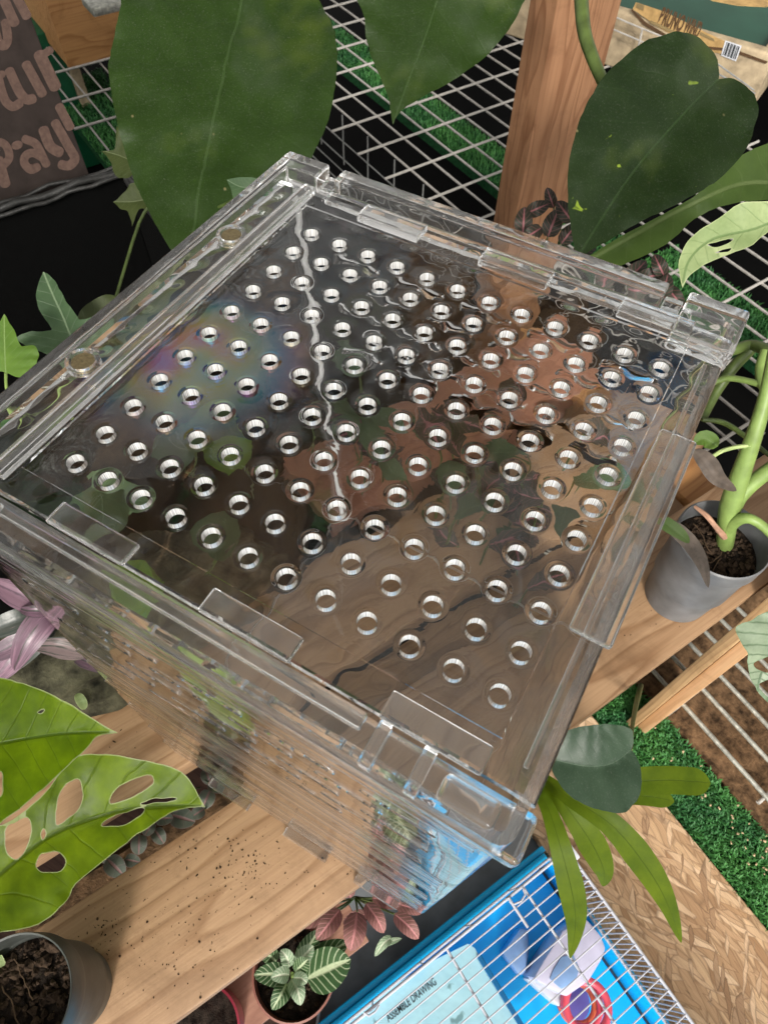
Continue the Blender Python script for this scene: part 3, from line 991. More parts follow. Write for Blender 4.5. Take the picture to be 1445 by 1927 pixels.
def body_shell():
    """one closed shell: rounded corners, floor, five staggered rows of slots in the front and back walls"""
    zt = HB - 0.0065
    rows = [0.166, 0.1805, 0.1945, 0.209, 0.223]
    bounds = [0.159, 0.1733, 0.1875, 0.2018, 0.216, 0.2302]
    pitch, slen, sh = 0.0325, 0.0245, 0.0040
    def loop(inset, r):
        """columns round the wall: (x, y); straight runs are cut every half pitch on the long walls"""
        x0, x1, y0, y1 = BX0 + inset, BX1 - inset, BY0 + inset, BY1 - inset
        cut = [-0.0195 + pitch / 2 * k for k in range(11)]
        P = []
        def arc(cx, cy, a0):
            for k in range(5):
                w = a0 + math.pi / 2 * k / 4
                P.append((cx + r * math.cos(w), cy + r * math.sin(w)))
        arc(x0 + r, y0 + r, math.pi)
        i_f = len(P)
        P.extend((x, y0) for x in cut)
        arc(x1 - r, y0 + r, 1.5 * math.pi)
        arc(x1 - r, y1 - r, 0.0)
        i_b = len(P)
        P.extend((x, y1) for x in reversed(cut))
        arc(x0 + r, y1 - r, 0.5 * math.pi)
        return P, i_f, i_b, len(cut)
    V, F = [], []
    frosted = []
    grids = []
    for inset, r, zb in ((0.0, 0.0045, 0.0006), (T, 0.0018, 0.0034)):
        P, i_f, i_b, nc = loop(inset, r)
        zs = [zb] + bounds + [zt]
        if inset == 0:
            zs = [zb, zb + 0.0005, zb + 0.0014, zb + 0.0030, zb + 0.0034] + bounds + [zt]
        g = [[None] * len(P) for _ in zs]
        for j, z in enumerate(zs):
            for i, (x, y) in enumerate(P):
                s = 1.0
                g[j][i] = len(V)
                dn = 1 - z / HB
                q = wall_pt(x, y, z)
                if inset == 0 and j < 3:               # the base edge is rounded
                    k_ = (0.0026, 0.0015, 0.0005)[j]
                    cx_, cy_ = (BX0 + BX1) / 2, (BY0 + BY1) / 2
                    q.x += (k_ if q.x < cx_ else -k_) * min(1, abs(q.x - cx_) / 0.08)
                    q.y += (k_ if q.y < cy_ else -k_) * min(1, abs(q.y - cy_) / 0.08)
                V.append(q)
        grids.append((g, P, i_f, i_b, nc, zs))
    slots = {}
    def slot_pts(xc, zc, y, n=24):
        pts = []
        hl = slen / 2 - sh / 2
        for k in range(n):
            w = -math.pi * 0.75 + 2 * math.pi * k / n
            cx, cz = math.cos(w), math.sin(w)
            pts.append((xc + (hl if cx >= 0 else -hl) * (1 if abs(cx) > 0.3 else abs(cx) / 0.3) + cx * sh / 2, zc + cz * sh / 2))
        return [wall_pt(x, y, z) for x, z in pts]
    for gi, (g, P, i_f, i_b, nc, zs) in enumerate(grids):
        m = len(P)
        B0 = 5 if gi == 0 else 1
        skip = set()
        for wall, i0 in (('front', i_f), ('back', i_b)):
            y = P[i0][1]
            for j in range(5):
                start = 0 if (4 - j) % 2 == 0 else 1
                c = start
                while c + 2 <= nc - 1:
                    ia, ib = i0 + c, i0 + c + 2
                    mid = i0 + c + 1
                    xc, zc = P[mid][0], rows[j]
                    sp = slot_pts(xc, zc, y)
                    ids = list(range(len(V), len(V) + len(sp)))
                    V.extend(sp)
                    lo = ids if wall == 'front' else None
                    # corners in the order lower-left, lower-right, upper-right, upper-left as seen in x
                    if P[ia][0] < P[ib][0]:
                        L, R_ = ia, ib
                    else:
                        L, R_ = ib, ia
                    cs = [g[B0 + j][L], g[B0 + j][R_], g[B0 + 1 + j][R_], g[B0 + 1 + j][L]]
                    n = len(ids)
                    q = n // 4
                    for k4 in range(4):
                        a = cs[k4]
                        s0 = (k4 * q - q // 2) % n
                        for k in range(q):
                            F.append((a, ids[(s0 + k) % n], ids[(s0 + k + 1) % n]))
                        e = ids[(s0 + q) % n]
                        b2 = cs[(k4 + 1) % 4]
                        if k4 == 0:
                            F.append((a, e, g[B0 + j][mid]))
                            F.append((g[B0 + j][mid], e, b2))
                        elif k4 == 2:
                            F.append((a, e, g[B0 + 1 + j][mid]))
                            F.append((g[B0 + 1 + j][mid], e, b2))
                        else:
                            F.append((a, e, b2))
                    slots.setdefault((wall, j, c), []).append(ids)
                    skip.add((j + B0, ia))
                    skip.add((j + B0, ia + 1))
                    c += 2
        for j in range(len(zs) - 1):
            for i in range(m):
                if (j, i) in skip:
                    continue
                i2 = (i + 1) % m
                if gi == 0 and j < 4:
                    frosted.append(len(F))
                F.append((g[j][i], g[j][i2], g[j + 1][i2], g[j + 1][i]))
        F.append(tuple(g[0]))
    for a, b in slots.values():
        n = len(a)
        for k in range(n):
            F.append((a[k], a[(k + 1) % n], b[(k + 1) % n], b[k]))
    ga, gb = grids[0][0][-1], grids[1][0][-1]
    m = len(ga)
    for i in range(m):
        F.append((ga[i], ga[(i + 1) % m], gb[(i + 1) % m], gb[i]))
    o = mesh('body', V, F, MT['acrylic'], acr)
    o.data.materials.append(MT['frost'])
    for i in frosted:
        o.data.polygons[i].material_index = 1
    bm = bmesh.new()
    bm.from_mesh(o.data)
    bmesh.ops.recalc_face_normals(bm, faces=bm.faces)
    bm.to_mesh(o.data)
    bm.free()
    o.data.polygons.foreach_set('use_smooth', [True] * len(o.data.polygons))
    o.data.set_sharp_from_angle(angle=math.radians(32))
    return o
body = body_shell()

def lid_plate():
    """a sheet with 12 x 11 holes, each with a softly raised lip"""
    x0, x1, y0, y1 = -0.0112, 0.1420, -0.1355, 0.0135
    zt, zb = HB, HB - 0.0030
    hs = 0.0125
    hy = 0.0125 * 1.00967
    nx, ny, K = 12, 11, 24
    gx = [-0.0296, x0 - 0.0003, x0] + [-hs / 2 + hs * i for i in range(nx)] + [x1 - 0.00005, x1, x1 + 0.0003, 0.1495, 0.1527, 0.1545, 0.1552]
    gy = [-0.1449, -0.1444, y0 - 0.0003, y0] + [-hy * 10 - hy / 2 + hy * j for j in range(ny + 1)] + [y1, y1 + 0.0003, 0.0150, 0.0225]
    V, F = [], []
    tops = []
    for z in (zt, zb):
        tops.append([[len(V) + j * len(gx) + i for i in range(len(gx))] for j in range(len(gy))])
        for y in gy:
            for x in gx:
                dz = 0.0
                if z == zt:
                    if not (x0 - 1e-6 <= x <= x1 + 1e-6 and y0 - 1e-6 <= y <= y1 + 1e-6):
                        dz = 0.0005
                    if x > 0.15:
                        dz = {0.1527: 0.0, 0.1545: -0.0010, 0.1552: -0.0022}[round(x, 4)]
                    if y < -0.1446:
                        dz = min(dz, -0.0002)
                elif x > 0.1 and x > 0.1500:
                    dz = -0.0014
                V.append(Vector((x, y, z + dz)))
    rh = 0.00265
    OX, OY = 3, 4
    drill = []
    for i in range(nx):
        for j in range(ny):
            cx, cy = hs * i, -hy * 10 + hy * j
            rings = []
            sets = (((0.00435, 0.0), (0.0041, 0.00001), (0.0038, 0.00005), (0.0035, 0.00010), (0.0032, 0.00013), (0.0029, 0.00013), (rh, 0.00004)),
                    ((0.00435, 0.0), (0.0040, 0.0), (0.0034, -0.00004), (rh, -0.00008)))
            for side, (prof, z) in enumerate(zip(sets, (zt, zb))):
                rs_ = []
                for r, dz in prof:
                    ids = []
                    for k in range(K):
                        w = -math.pi * 0.75 + 2 * math.pi * k / K - math.pi / 4
                        ids.append(len(V))
                        V.append(Vector((cx + r * math.cos(w), cy + r * math.sin(w), z + dz)))
                    rs_.append(ids)
                g = tops[side]
                cs = [g[j + OY][i + OX], g[j + OY][i + OX + 1], g[j + OY + 1][i + OX + 1], g[j + OY + 1][i + OX]]
                hole_cell(V, F, cs, rs_)
                rings.append(rs_[-1])
            a, b = rings
            for k in range(K):
                drill.append(len(F))
                F.append((a[k], a[(k + 1) % K], b[(k + 1) % K], b[k]))
    for side in (0, 1):
        g = tops[side]
        for j in range(len(gy) - 1):
            for i in range(len(gx) - 1):
                if OX <= i < OX + nx and OY <= j < OY + ny:
                    continue
                F.append((g[j][i], g[j][i + 1], g[j + 1][i + 1], g[j + 1][i]))
    g0, g1 = tops
    X, Y = len(gx) - 1, len(gy) - 1
    per0 = [g0[0][i] for i in range(X)] + [g0[j][X] for j in range(Y)] + [g0[Y][i] for i in range(X, 0, -1)] + [g0[j][0] for j in range(Y, 0, -1)]
    per1 = [g1[0][i] for i in range(X)] + [g1[j][X] for j in range(Y)] + [g1[Y][i] for i in range(X, 0, -1)] + [g1[j][0] for j in range(Y, 0, -1)]
    n = len(per0)
    for k in range(n):
        F.append((per0[k], per0[(k + 1) % n], per1[(k + 1) % n], per1[k]))
    o = mesh('lid', V, F, MT['lid'], acr)
    o.data.materials.append(MT['drill'])
    for i in drill:
        o.data.polygons[i].material_index = 1
    bm = bmesh.new()
    bm.from_mesh(o.data)
    bm.normal_update()
    og = o.location + acr.location
    flip = []
    for f in bm.faces:
        c = f.calc_center_median() + og
        n = f.normal
        if abs(n.z) > 0.25:
            want = Vector((0, 0, 1 if c.z > HB - (0.0034 if c.x > 0.1500 else 0.0018) else -1))
        elif f.material_index == 1:
            want = Vector((hs * round(c.x / hs) - c.x, hy * round(c.y / hy) - c.y, 0))
        else:
            want = Vector((1 if c.x > 0.15 else -1 if c.x < -0.029 else 0, 1 if c.y > 0.022 else -1 if c.y < -0.1440 else 0, 0))
        if n.dot(want) < 0:
            flip.append(f)
    bmesh.ops.reverse_faces(bm, faces=flip)
    bm.to_mesh(o.data)
    bm.free()
    o.data.polygons.foreach_set('use_smooth', [True] * len(o.data.polygons))
    o.data.set_sharp_from_angle(angle=math.radians(35))
    return o
lid = lid_plate()
for z in (0.2375, 0.2440, 0.1520, 0.1405, 0.1180, 0.0860, 0.0520, 0.0240):
    for y_, sg in ((BY0, -1),):
        p0_, p1_ = wall_pt(BX0 + 0.006, y_, z), wall_pt(BX1 - 0.006, y_, z)
        o = xybox('rib', p0_.x, p1_.x, p0_.y - 0.0009, p0_.y - 0.0001, z - 0.0007, z + 0.0007, MT['acrylic'], body, 0.0003, 2)
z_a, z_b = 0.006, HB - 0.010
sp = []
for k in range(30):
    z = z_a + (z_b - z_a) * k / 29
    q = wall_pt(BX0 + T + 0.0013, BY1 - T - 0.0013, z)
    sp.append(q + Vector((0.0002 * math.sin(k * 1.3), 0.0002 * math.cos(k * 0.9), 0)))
tube('corner_seam_glint', sp, [0.0016 + 0.0004 * math.sin(k * 0.8) for k in range(30)], MT['seam_glint'], acr, 8)  # whitish frosted rod stands for the skylight line along the corner seam
E_ = MT['edge']
Z = HB
# the frame of the lid: rails round the holed sheet
xybox('groove_bar', 0.1489, 0.1503, -0.1392, 0.0073, Z + 0.0007, Z + 0.0017, E_, lid, 0.0004, 2)
xybox('rail', -0.0165, -0.0116, -0.1420, 0.0205, Z + 0.0007, Z + 0.0048, E_, lid, 0.0008, 3)         # left inner ridge
xybox('handle', 0.1452, 0.1566, -0.1030, -0.0275, Z + 0.0008, Z + 0.0030, E_, lid, 0.0010, 4)
# rim of the body
def lpoly(name, pts, z0, z1, bev, parent=acr):
    bm = bmesh.new()
    vs = [bm.verts.new((x, y, z0)) for x, y in pts]
    f = bm.faces.new(vs)
    r = bmesh.ops.extrude_face_region(bm, geom=[f])
    bmesh.ops.translate(bm, vec=(0, 0, z1 - z0), verts=[v for v in r['geom'] if isinstance(v, bmesh.types.BMVert)])
    bmesh.ops.recalc_face_normals(bm, faces=bm.faces)
    bmesh.ops.bevel(bm, geom=list(bm.edges), offset=bev, segments=3, profile=0.5, affect='EDGES', clamp_overlap=True)
    cx, cy = pts[0]
    bmesh.ops.translate(bm, vec=(-cx, -cy, 0), verts=bm.verts)
    return bm_mesh(name, bm, E_, parent, (cx, cy, 0), 0, 40)
lpoly('rim', [(-0.0360, -0.1500), (-0.0300, -0.1500), (-0.0300, 0.0275), (-0.0160, 0.0275), (-0.0160, 0.0385), (-0.0360, 0.0385)], Z - 0.0058, Z + 0.0034, 0.0009)
lpoly('rim', [(-0.0090, 0.0300), (0.1275, 0.0300), (0.1275, 0.0385), (-0.0090, 0.0385)], Z - 0.0058, Z + 0.0034, 0.0008)
lpoly('rim', [(0.1350, 0.0145), (0.1562, 0.0145), (0.1562, 0.0385), (0.1350, 0.0385)], Z - 0.0058, Z + 0.0034, 0.0012)
lpoly('rim', [(-0.0155, 0.0290), (-0.0095, 0.0290), (-0.0095, 0.0375), (-0.0155, 0.0375)], Z - 0.0058, Z - 0.0012, 0.0005)
lpoly('rim', [(0.1280, 0.0290), (0.1345, 0.0290), (0.1345, 0.0375), (0.1280, 0.0375)], Z - 0.0058, Z - 0.0012, 0.0005)
lpoly('rim', [(-0.0095, 0.0232), (0.1345, 0.0232), (0.1345, 0.0295), (-0.0095, 0.0295)], Z - 0.0060, Z - 0.0016, 0.0005)
lpoly('rim', [(-0.0340, -0.1574), (0.1574, -0.1574), (0.1574, -0.1451), (-0.0340, -0.1451)], Z - 0.0135, Z - 0.0060, 0.0016)
lpoly('ledge', [(-0.0280, -0.1500), (0.1120, -0.1500), (0.1120, -0.1456), (-0.0280, -0.1456)], Z - 0.0055, Z - 0.0020, 0.0008)
for bx0, bx1 in ((0.0115, 0.0380), (0.0630, 0.0900), (0.1160, 0.1412)):                # hinge blocks along the back
    xybox('hinge_block', bx0, bx1, 0.0142, 0.0228, Z + 0.0008, Z + 0.0040, E_, lid, 0.0006, 2)
for bx0, bx1 in ((0.0090, 0.0365), (0.0615, 0.0895), (0.1150, 0.1415)):                # hinge blocks along the front
    xybox('hinge_block', bx0, bx1, -0.1462, -0.1388, Z + 0.0007, Z + 0.0028, E_, lid, 0.0007, 2)
    xybox('foot', bx0 + (0.009 if bx0 < 0.1 else 0.002) - 0.004, bx1 + (0.009 if bx0 < 0.1 else 0.002) - 0.004, -0.1668, -0.1622, 0.0006, 0.0068, E_, acr, 0.0005, 2)
for bx in (0.1155, 0.1275):                                                              # little posts by the front corner
    xybox('catch', bx, bx + 0.0034, -0.1570, -0.1455, Z - 0.0058, Z - 0.0002, E_, acr, 0.0006, 2)
xybox('catch', 0.1345, 0.1490, -0.1545, -0.1475, Z - 0.0058, Z - 0.0018, E_, acr, 0.0019, 4)
xybox('catch', -0.0250, -0.0090, -0.1545, -0.1470, Z - 0.0058, Z - 0.0012, E_, acr, 0.0008, 2)
for mx, my in ((-0.0232, -0.0190), (-0.0245, -0.0960)):
    lathe('magnet', [(0.0036, Z + 0.0008), (0.0038, Z + 0.0010), (0.0038, Z + 0.0024), (0.0036, Z + 0.0026)], (mx, my, 0), MT['magnet'], lid, 28)
    k = 32
    V, F = [], []
    for r, z in ((0.0042, Z + 0.0007), (0.0056, Z + 0.0007), (0.0056, Z + 0.0030), (0.0042, Z + 0.0030)):
        for i in range(k):
            w = 2 * math.pi * i / k
            V.append(Vector((mx + r * math.cos(w), my + r * math.sin(w), z)))
    for j in range(4):
        for i in range(k):
            F.append((j * k + i, j * k + (i + 1) % k, ((j + 1) % 4) * k + (i + 1) % k, ((j + 1) % 4) * k + i))
    mesh('magnet_collar', V, F, E_, lid, 40)

# =================================================================== BEHIND THE BOX
# wire rack (top right): two layers of welded wires
rack = thing('wire_rack', 'pale grey welded wire rack behind the clear box', 'wire rack', ab(0.6, -0.4, -0.1))
def line_mesh(L, r, mat, name, seg=6):
    V, F = tube_geo([Vector((0, -L / 2, 0)), Vector((0, L / 2, 0))], [r, r], seg)
    me = bpy.data.meshes.new(name)
    me.from_pydata([tuple(v) for v in V], [], F)
    finish(me, mat, 60)
    return me
def bar(me, name, parent, mid, direction):
    o = link(name, me, parent, mid)
    o.rotation_euler = direction.to_track_quat('Y', 'Z').to_euler()
    return o
RA0, RA1, RB0, RB1, RZ = 0.375, 0.875, -1.16, 0.06, -0.10
m_n = line_mesh(RB1 - RB0, 0.0017, MT['wire'], 'long_wire')
m_d = line_mesh(RA1 - RA0, 0.0018, MT['wire'], 'cross_wire')
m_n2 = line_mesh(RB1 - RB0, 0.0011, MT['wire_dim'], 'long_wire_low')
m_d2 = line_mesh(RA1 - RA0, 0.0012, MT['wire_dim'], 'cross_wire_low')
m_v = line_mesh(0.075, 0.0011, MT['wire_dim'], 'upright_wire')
a = 0.418
while a < RA1:
    bar(m_n, 'wire', rack, ab(a, (RB0 + RB1) / 2, RZ), B_DIR)
    a += 0.0362
b = -1.125
while b < RB1:
    bar(m_d, 'wire', rack, ab((RA0 + RA1) / 2, b, RZ + 0.0023), A_DIR)
    b += 0.0687
for a in (0.384, 0.402, 0.420, 0.446):
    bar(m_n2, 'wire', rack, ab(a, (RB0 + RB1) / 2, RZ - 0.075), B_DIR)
b = -1.09
k = 0
while b < RB1:
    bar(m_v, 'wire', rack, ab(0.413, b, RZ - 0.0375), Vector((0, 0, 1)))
    b += 0.0687
    k += 1
# second wire basket standing on the far right of the rack
# turf under the rack
turf('turf_strip', 'long green turf strip under the wire rack, behind the box', 0.600, 0.672, -1.20, -0.30, -0.215, -0.195, 9000, 0.010, 5)
turf('turf_strip', 'green turf strip under the rack, beside the pale curled leaf', 0.642, 0.725, -0.27, 0.10, -0.215, -0.195, 6000, 0.010, 6)
turf('turf_strip', 'short green turf strip under the rack, between the printed card box and the big leaf', 0.110, 0.215, -1.20, -0.86, -0.215, -0.195, 4500, 0.010, 8)
# left part of the rack, next to the card box
rl = thing('wire_rack', 'small pale wire rack between the printed card box and the big leaf', 'wire rack', ab(0.15, -0.9, -0.1))
m_l = line_mesh(0.62, 0.0014, MT['wire'], 'rack_wire')
m_l2 = line_mesh(0.40, 0.0018, MT['wire'], 'rack_cross_wire')
for a in (0.092, 0.118, 0.145, 0.172, 0.199):
    bar(m_l, 'wire', rl, ab(a, -1.05, -0.1), B_DIR)
for b in (-0.84, -0.92, -1.01):
    bar(m_l2, 'wire', rl, ab(0.27, b, -0.0965), A_DIR)

# black planter tub
pl = thing('planter_tub', 'large black tub with a wrinkled liner, open and dark inside', 'planter', ab(-0.2, -0.24, GZ))
a0, a1, b0, b1, zr = -0.55, 0.014, -0.358, -0.128, 0.10
def tub_wall(n0, x0, x1, y0, y1):
    return abbox('wall', x0, x1, y0, y1, GZ + 0.006, zr, MT['black_fabric'], pl, 0.001)
tub_wall(0, a0, a1, b0 - 0.004, b0)
tub_wall(1, a0, a1, b1, b1 + 0.004)
tub_wall(2, a1, a1 + 0.004, b0 - 0.004, b1 + 0.004)
tub_wall(3, a0 - 0.004, a0, b0 - 0.004, b1 + 0.004)
abbox('soil', a0 + 0.001, a1 - 0.001, b0 + 0.001, b1 - 0.001, GZ + 0.006, -0.16, MT['black_fabric'], pl, 0.001)
rnd = random.Random(4)
for off, r in ((0.000, 0.0028), (0.008, 0.0016), (-0.007, 0.0015)):
    path = []
    for k in range(60):
        t = k / 59
        path.append(ab(a0 + (a1 - a0) * t, b0 + off + 0.0022 * mnoise.noise(Vector((t * 14, off * 300, 1))), zr + 0.003 + 0.004 * mnoise.noise(Vector((t * 22, off * 500, 3)))))
    for k in range(1, 26):
        t = k / 25
        path.append(ab(a1 - off * 0.4 + 0.002 * mnoise.noise(Vector((t * 10, 2, off * 90))), b0 + off + (b1 - b0 - off) * t, zr + 0.003 + 0.003 * mnoise.noise(Vector((t * 12, off * 500, 7)))))
    tube('liner', path, r, MT['black_rim'], pl, 8)

# printed card box
cb = thing('card_box', 'dark brown card box printed with large pinkish brown letters', 'box', ab(-0.3, -0.42, 0.1))
cz0 = 0.02
abbox('carton', -0.60, -0.009, -0.50, -0.3755, cz0, 0.60, MT['card'], cb, 0.001, 2)
def on_b(u, v, b):
    d = ray(u, v)
    return CAM + d * ((b - CAM.dot(B_DIR)) / d.dot(B_DIR))
def glyph(strokes, b, mat, parent):
    """round-ended strokes given in photo pixels, printed flat on the face at b"""
    V, F = [], []
    for si, (path, w) in enumerate(strokes):
        path = [Vector(p) for p in (smooth_path([tuple(p) for p in path], 4) if len(path) > 2 else path)]
        L, R_ = [], []
        n = len(path)
        h = w / 2
        for i, p in enumerate(path):
            t = (path[min(i + 1, n - 1)] - path[max(i - 1, 0)]).normalized()
            q = Vector((-t.y, t.x)) * h
            L.append(p + q)
            R_.append(p - q)
        t0 = (path[0] - path[1]).normalized()
        t1 = (path[-1] - path[-2]).normalized()
        def cap(c, t, a):
            q = Vector((-t.y, t.x))
            return [c + (q * math.cos(x) + t * math.sin(x) * 0.7) * h for x in a]
        poly = L + cap(path[-1], t1, [math.pi * k / 6 for k in range(1, 6)]) + R_[::-1] + cap(path[0], t0, [math.pi * k / 6 for k in range(1, 6)])
        m_ = len(poly)
        o0 = len(V)
        bb_ = b + 0.0002 + 0.00012 * si
        V += [on_b(p.x, p.y, bb_) for p in poly] + [on_b(p.x, p.y, b - 0.0004) for p in poly]
        F += [tuple(range(o0, o0 + m_)), tuple(range(o0 + m_, o0 + 2 * m_))[::-1]]
        F += [(o0 + i, o0 + m_ + i, o0 + m_ + (i + 1) % m_, o0 + (i + 1) % m_) for i in range(m_)]
    return mesh('letter', V, F, mat, parent)
def C_(*strokes):
    return [([(x / 4.588, y / 4.588) for x, y in path], w * 1.28 / 4.588) for path, w in strokes]
LB = -0.3754
for st in (C_(([(-60, 120), (-20, 330), (30, 400), (60, 370)], 60), ([(50, 190), (70, 340), (40, 400)], 62)),
           C_(([(30, -20), (130, 200)], 70), ([(150, -20), (235, 140)], 66)),
           C_(([(-60, 650), (30, 640)], 50), ([(-20, 640), (40, 850), (110, 920), (175, 890)], 62)),
           C_(([(85, 610), (170, 790), (235, 860), (290, 850)], 66), ([(230, 555), (370, 810)], 66)),
           C_(([(345, 470), (480, 750)], 84), ([(350, 490), (440, 430)], 54)),
           C_(([(-30, 1220), (50, 1250), (85, 1350), (40, 1420), (-20, 1440)], 56), ([(-10, 1380), (50, 1590)], 72)),
           C_(([(150, 1250), (152, 1256)], 78),),
           C_(([(215, 1200), (310, 1240), (360, 1330), (405, 1420)], 58), ([(370, 1360), (290, 1320), (225, 1345), (215, 1410), (270, 1465), (330, 1440)], 58)),
           C_(([(380, 1120), (435, 1260), (520, 1315)], 72), ([(480, 1060), (610, 1290), (650, 1370), (600, 1430), (530, 1420)], 64)),
           C_(([(515, 920), (610, 1100)], 62),)):
    glyph(st, LB, MT['card_print'], cb)
def text_mesh(name, txt, p0, p1, h, nrm, mat, parent, bold=0.02, ext=0.0002):
    """flat lettering that runs from p0 to p1, h high, as a mesh"""
    cu = bpy.data.curves.new(name, 'FONT')
    cu.body = txt
    cu.size = 1.0
    cu.extrude = 0.0
    cu.offset = bold
    o = bpy.data.objects.new(name, cu)
    COL.objects.link(o)
    bpy.context.view_layer.update()
    me = bpy.data.meshes.new_from_object(o)
    bpy.data.objects.remove(o)
    w = max(v.co.x for v in me.vertices)
    x = (p1 - p0).normalized()
    y = nrm.cross(x).normalized()
    sx = (p1 - p0).length / w
    sy = h / 0.72
    base = p0
    for v in me.vertices:
        v.co = x * (v.co.x * sx) + y * (v.co.y * sy) + nrm * ext
    me.materials.append(mat)
    me.name = name
    return link(name, me, parent, base)

# wooden block, green crate and bracket in the far top left corner
p = at(172, 118, -0.096)
aa, bb = toab(p)
blk = abbox('timber_block', aa - 0.035, aa + 0.20, bb - 0.30, bb, -0.096, 0.025, MT['pine_orange'], None, 0.002, 2)
tag(blk, 'brown timber block standing on the wire rack in the far left corner', 'wood block')
p = at(90, 60, -0.08)
aa, bb = toab(p)
gc = thing('green_crate', 'dark green plastic crate with a pale strip beside the timber block', 'crate', ab(aa, bb, -0.15))
abbox('crate_body', aa - 0.22, aa + 0.012, bb - 0.2, bb, -0.30, -0.08, MT['green_pl'], gc, 0.003, 2)
abbox('pale_strip', aa + 0.012, aa + 0.028, bb - 0.02, bb + 0.010, -0.30, -0.078, MT['foam'], gc, 0.001, 1)
p = at(240, 8, 0.027)
aa, bb = toab(p)
br = abbox('metal_bracket', aa - 0.05, aa + 0.10, bb - 0.03, bb + 0.012, 0.0255, 0.036, MT['steel'], None, 0.002, 2)
tag(br, 'grey metal bracket lying on the timber block at the top edge', 'bracket')

# styrofoam box with printed label, far right top
fo = thing('styrofoam_box', 'dirty cream styrofoam box with a tan printed label and a barcode', 'box', ab(1.0, -0.5, -0.09))
pR = at(1412, 208, -0.097)
pL = at(1120, 118, -0.097)
ax = (pR - pL)
ax.z = 0
ax.normalize()
bk = Vector((-ax.y, ax.x, 0))
if bk.dot(CAM - pR) > 0:
    bk = -bk
def obox(name, c, ex, ey, lx, ly, z0, z1, mat, parent, bev=0.004, seg=3):
    bm = box_bm(lx, ly, z1 - z0, bev, seg)
    return bm_mesh(name, bm, mat, parent, (c.x, c.y, (z0 + z1) / 2), math.atan2(ex.y, ex.x), 35)
L = 0.62
H0 = -0.097
_d = ray(1322, 66)
H1 = (CAM + _d * ((pR - CAM).dot(bk) / _d.dot(bk))).z
cF = pR - ax * (L / 2) + bk * 0.011
obox('foam_front', cF, ax, bk, L, 0.022, H0, H1, MT['foam'], fo, 0.004, 3)
cE = pR - ax * 0.011 + bk * 0.16
obox('foam_end', cE, ax, bk, 0.0215, 0.27, H0, H1 - 0.002, MT['foam'], fo, 0.004, 3)
cE2 = pR - ax * (L - 0.011) + bk * 0.16
obox('foam_end', cE2, ax, bk, 0.0215, 0.27, H0, H1 - 0.002, MT['foam'], fo, 0.004, 3)
def on_front(u, v, out=0.0012):
    d = ray(u, v)
    k = (pR - bk * out - CAM).dot(bk) / d.dot(bk)
    return CAM + d * k
def decal(name, poly, mat, parent, out, thick=0.0005):
    P = [on_front(u, v, out) for u, v in poly]
    n = len(P)
    V = P + [q - bk * thick for q in P]
    F = [tuple(range(n, 2 * n)), tuple(range(n))[::-1]] + [(i, (i + 1) % n, n + (i + 1) % n, n + i) for i in range(n)]
    return mesh(name, V, F, mat, parent)
decal('label', [(1196, 4), (1250, 22), (1420, 118), (1438, 130), (1410, 100), (1380, 104), (1362, 102), (1330, 92), (1290, 80), (1240, 52), (1190, 16)][:2] + [(1330, 62), (1390, 90), (1384, 106), (1340, 98), (1290, 80), (1240, 52), (1190, 17)], MT['foam_label'], fo, 0.0008)
decal('print_line', [(1189, 17), (1215, 42), (1262, 70), (1310, 85), (1380, 92), (1444, 116), (1440, 120), (1376, 97), (1306, 90), (1258, 75), (1210, 46), (1187, 20)], MT['brown_ink'], fo, 0.0016)
decal('barcode_label', [(1364, 76), (1395, 86), (1384, 115), (1356, 104)], MT['white_pl'], fo, 0.0018)
for k in range(9):
    t = k / 9
    x = 1367 + 25 * t
    y = 79 + 9 * t
    wv = (1.1, 2.2, 0.8, 1.8, 1.0, 2.4, 0.8, 1.4, 2.0)[k]
    decal('barcode_bar', [(x, y), (x + wv, y + wv * 0.35), (x + wv - 8, y + 24 + wv * 0.35), (x - 8, y + 24)], MT['ink'], fo, 0.0026)
text_mesh('lettering', 'BRUNO', on_front(1236, 42, 0.0016), on_front(1280, 60, 0.0016), 0.020, -bk, MT['brown_ink'], fo, 0.045)
text_mesh('lettering', 'WIND', on_front(1283, 61, 0.0016), on_front(1311, 72, 0.0016), 0.020, -bk, MT['brown_ink'], fo, 0.045)
for poly in ([(1224, 38), (1316, 80), (1312, 84), (1222, 43)], [(1318, 60), (1342, 72), (1344, 78), (1316, 66)], [(1198, 6), (1212, 10), (1210, 20), (1196, 14)]):
    decal('small_print', poly, MT['olive'], fo, 0.0017)
gl = obox('green_sheet', pR + ax * 0.15 + bk * 0.40, ax, bk, 1.5, 0.74, H1 - 0.030, H1 - 0.018, MT['green_lid'], None, 0.003, 2)
tag(gl, 'dark green sheet behind the styrofoam box with a strip of tan print', 'sheet')
pts = [at(u, v, H1 - 0.0172) for u, v in ((1305, -12), (1330, 2), (1350, 14), (1400, 22), (1450, 23), (1470, 20), (1470, -30))]
lab = mesh('tan_print', pts + [p - Vector((0, 0, 0.001)) for p in pts], [tuple(range(7)), tuple(range(7, 14))[::-1]] + [(i, (i + 1) % 7, 7 + (i + 1) % 7, 7 + i) for i in range(7)], MT['foam_label'], gl)
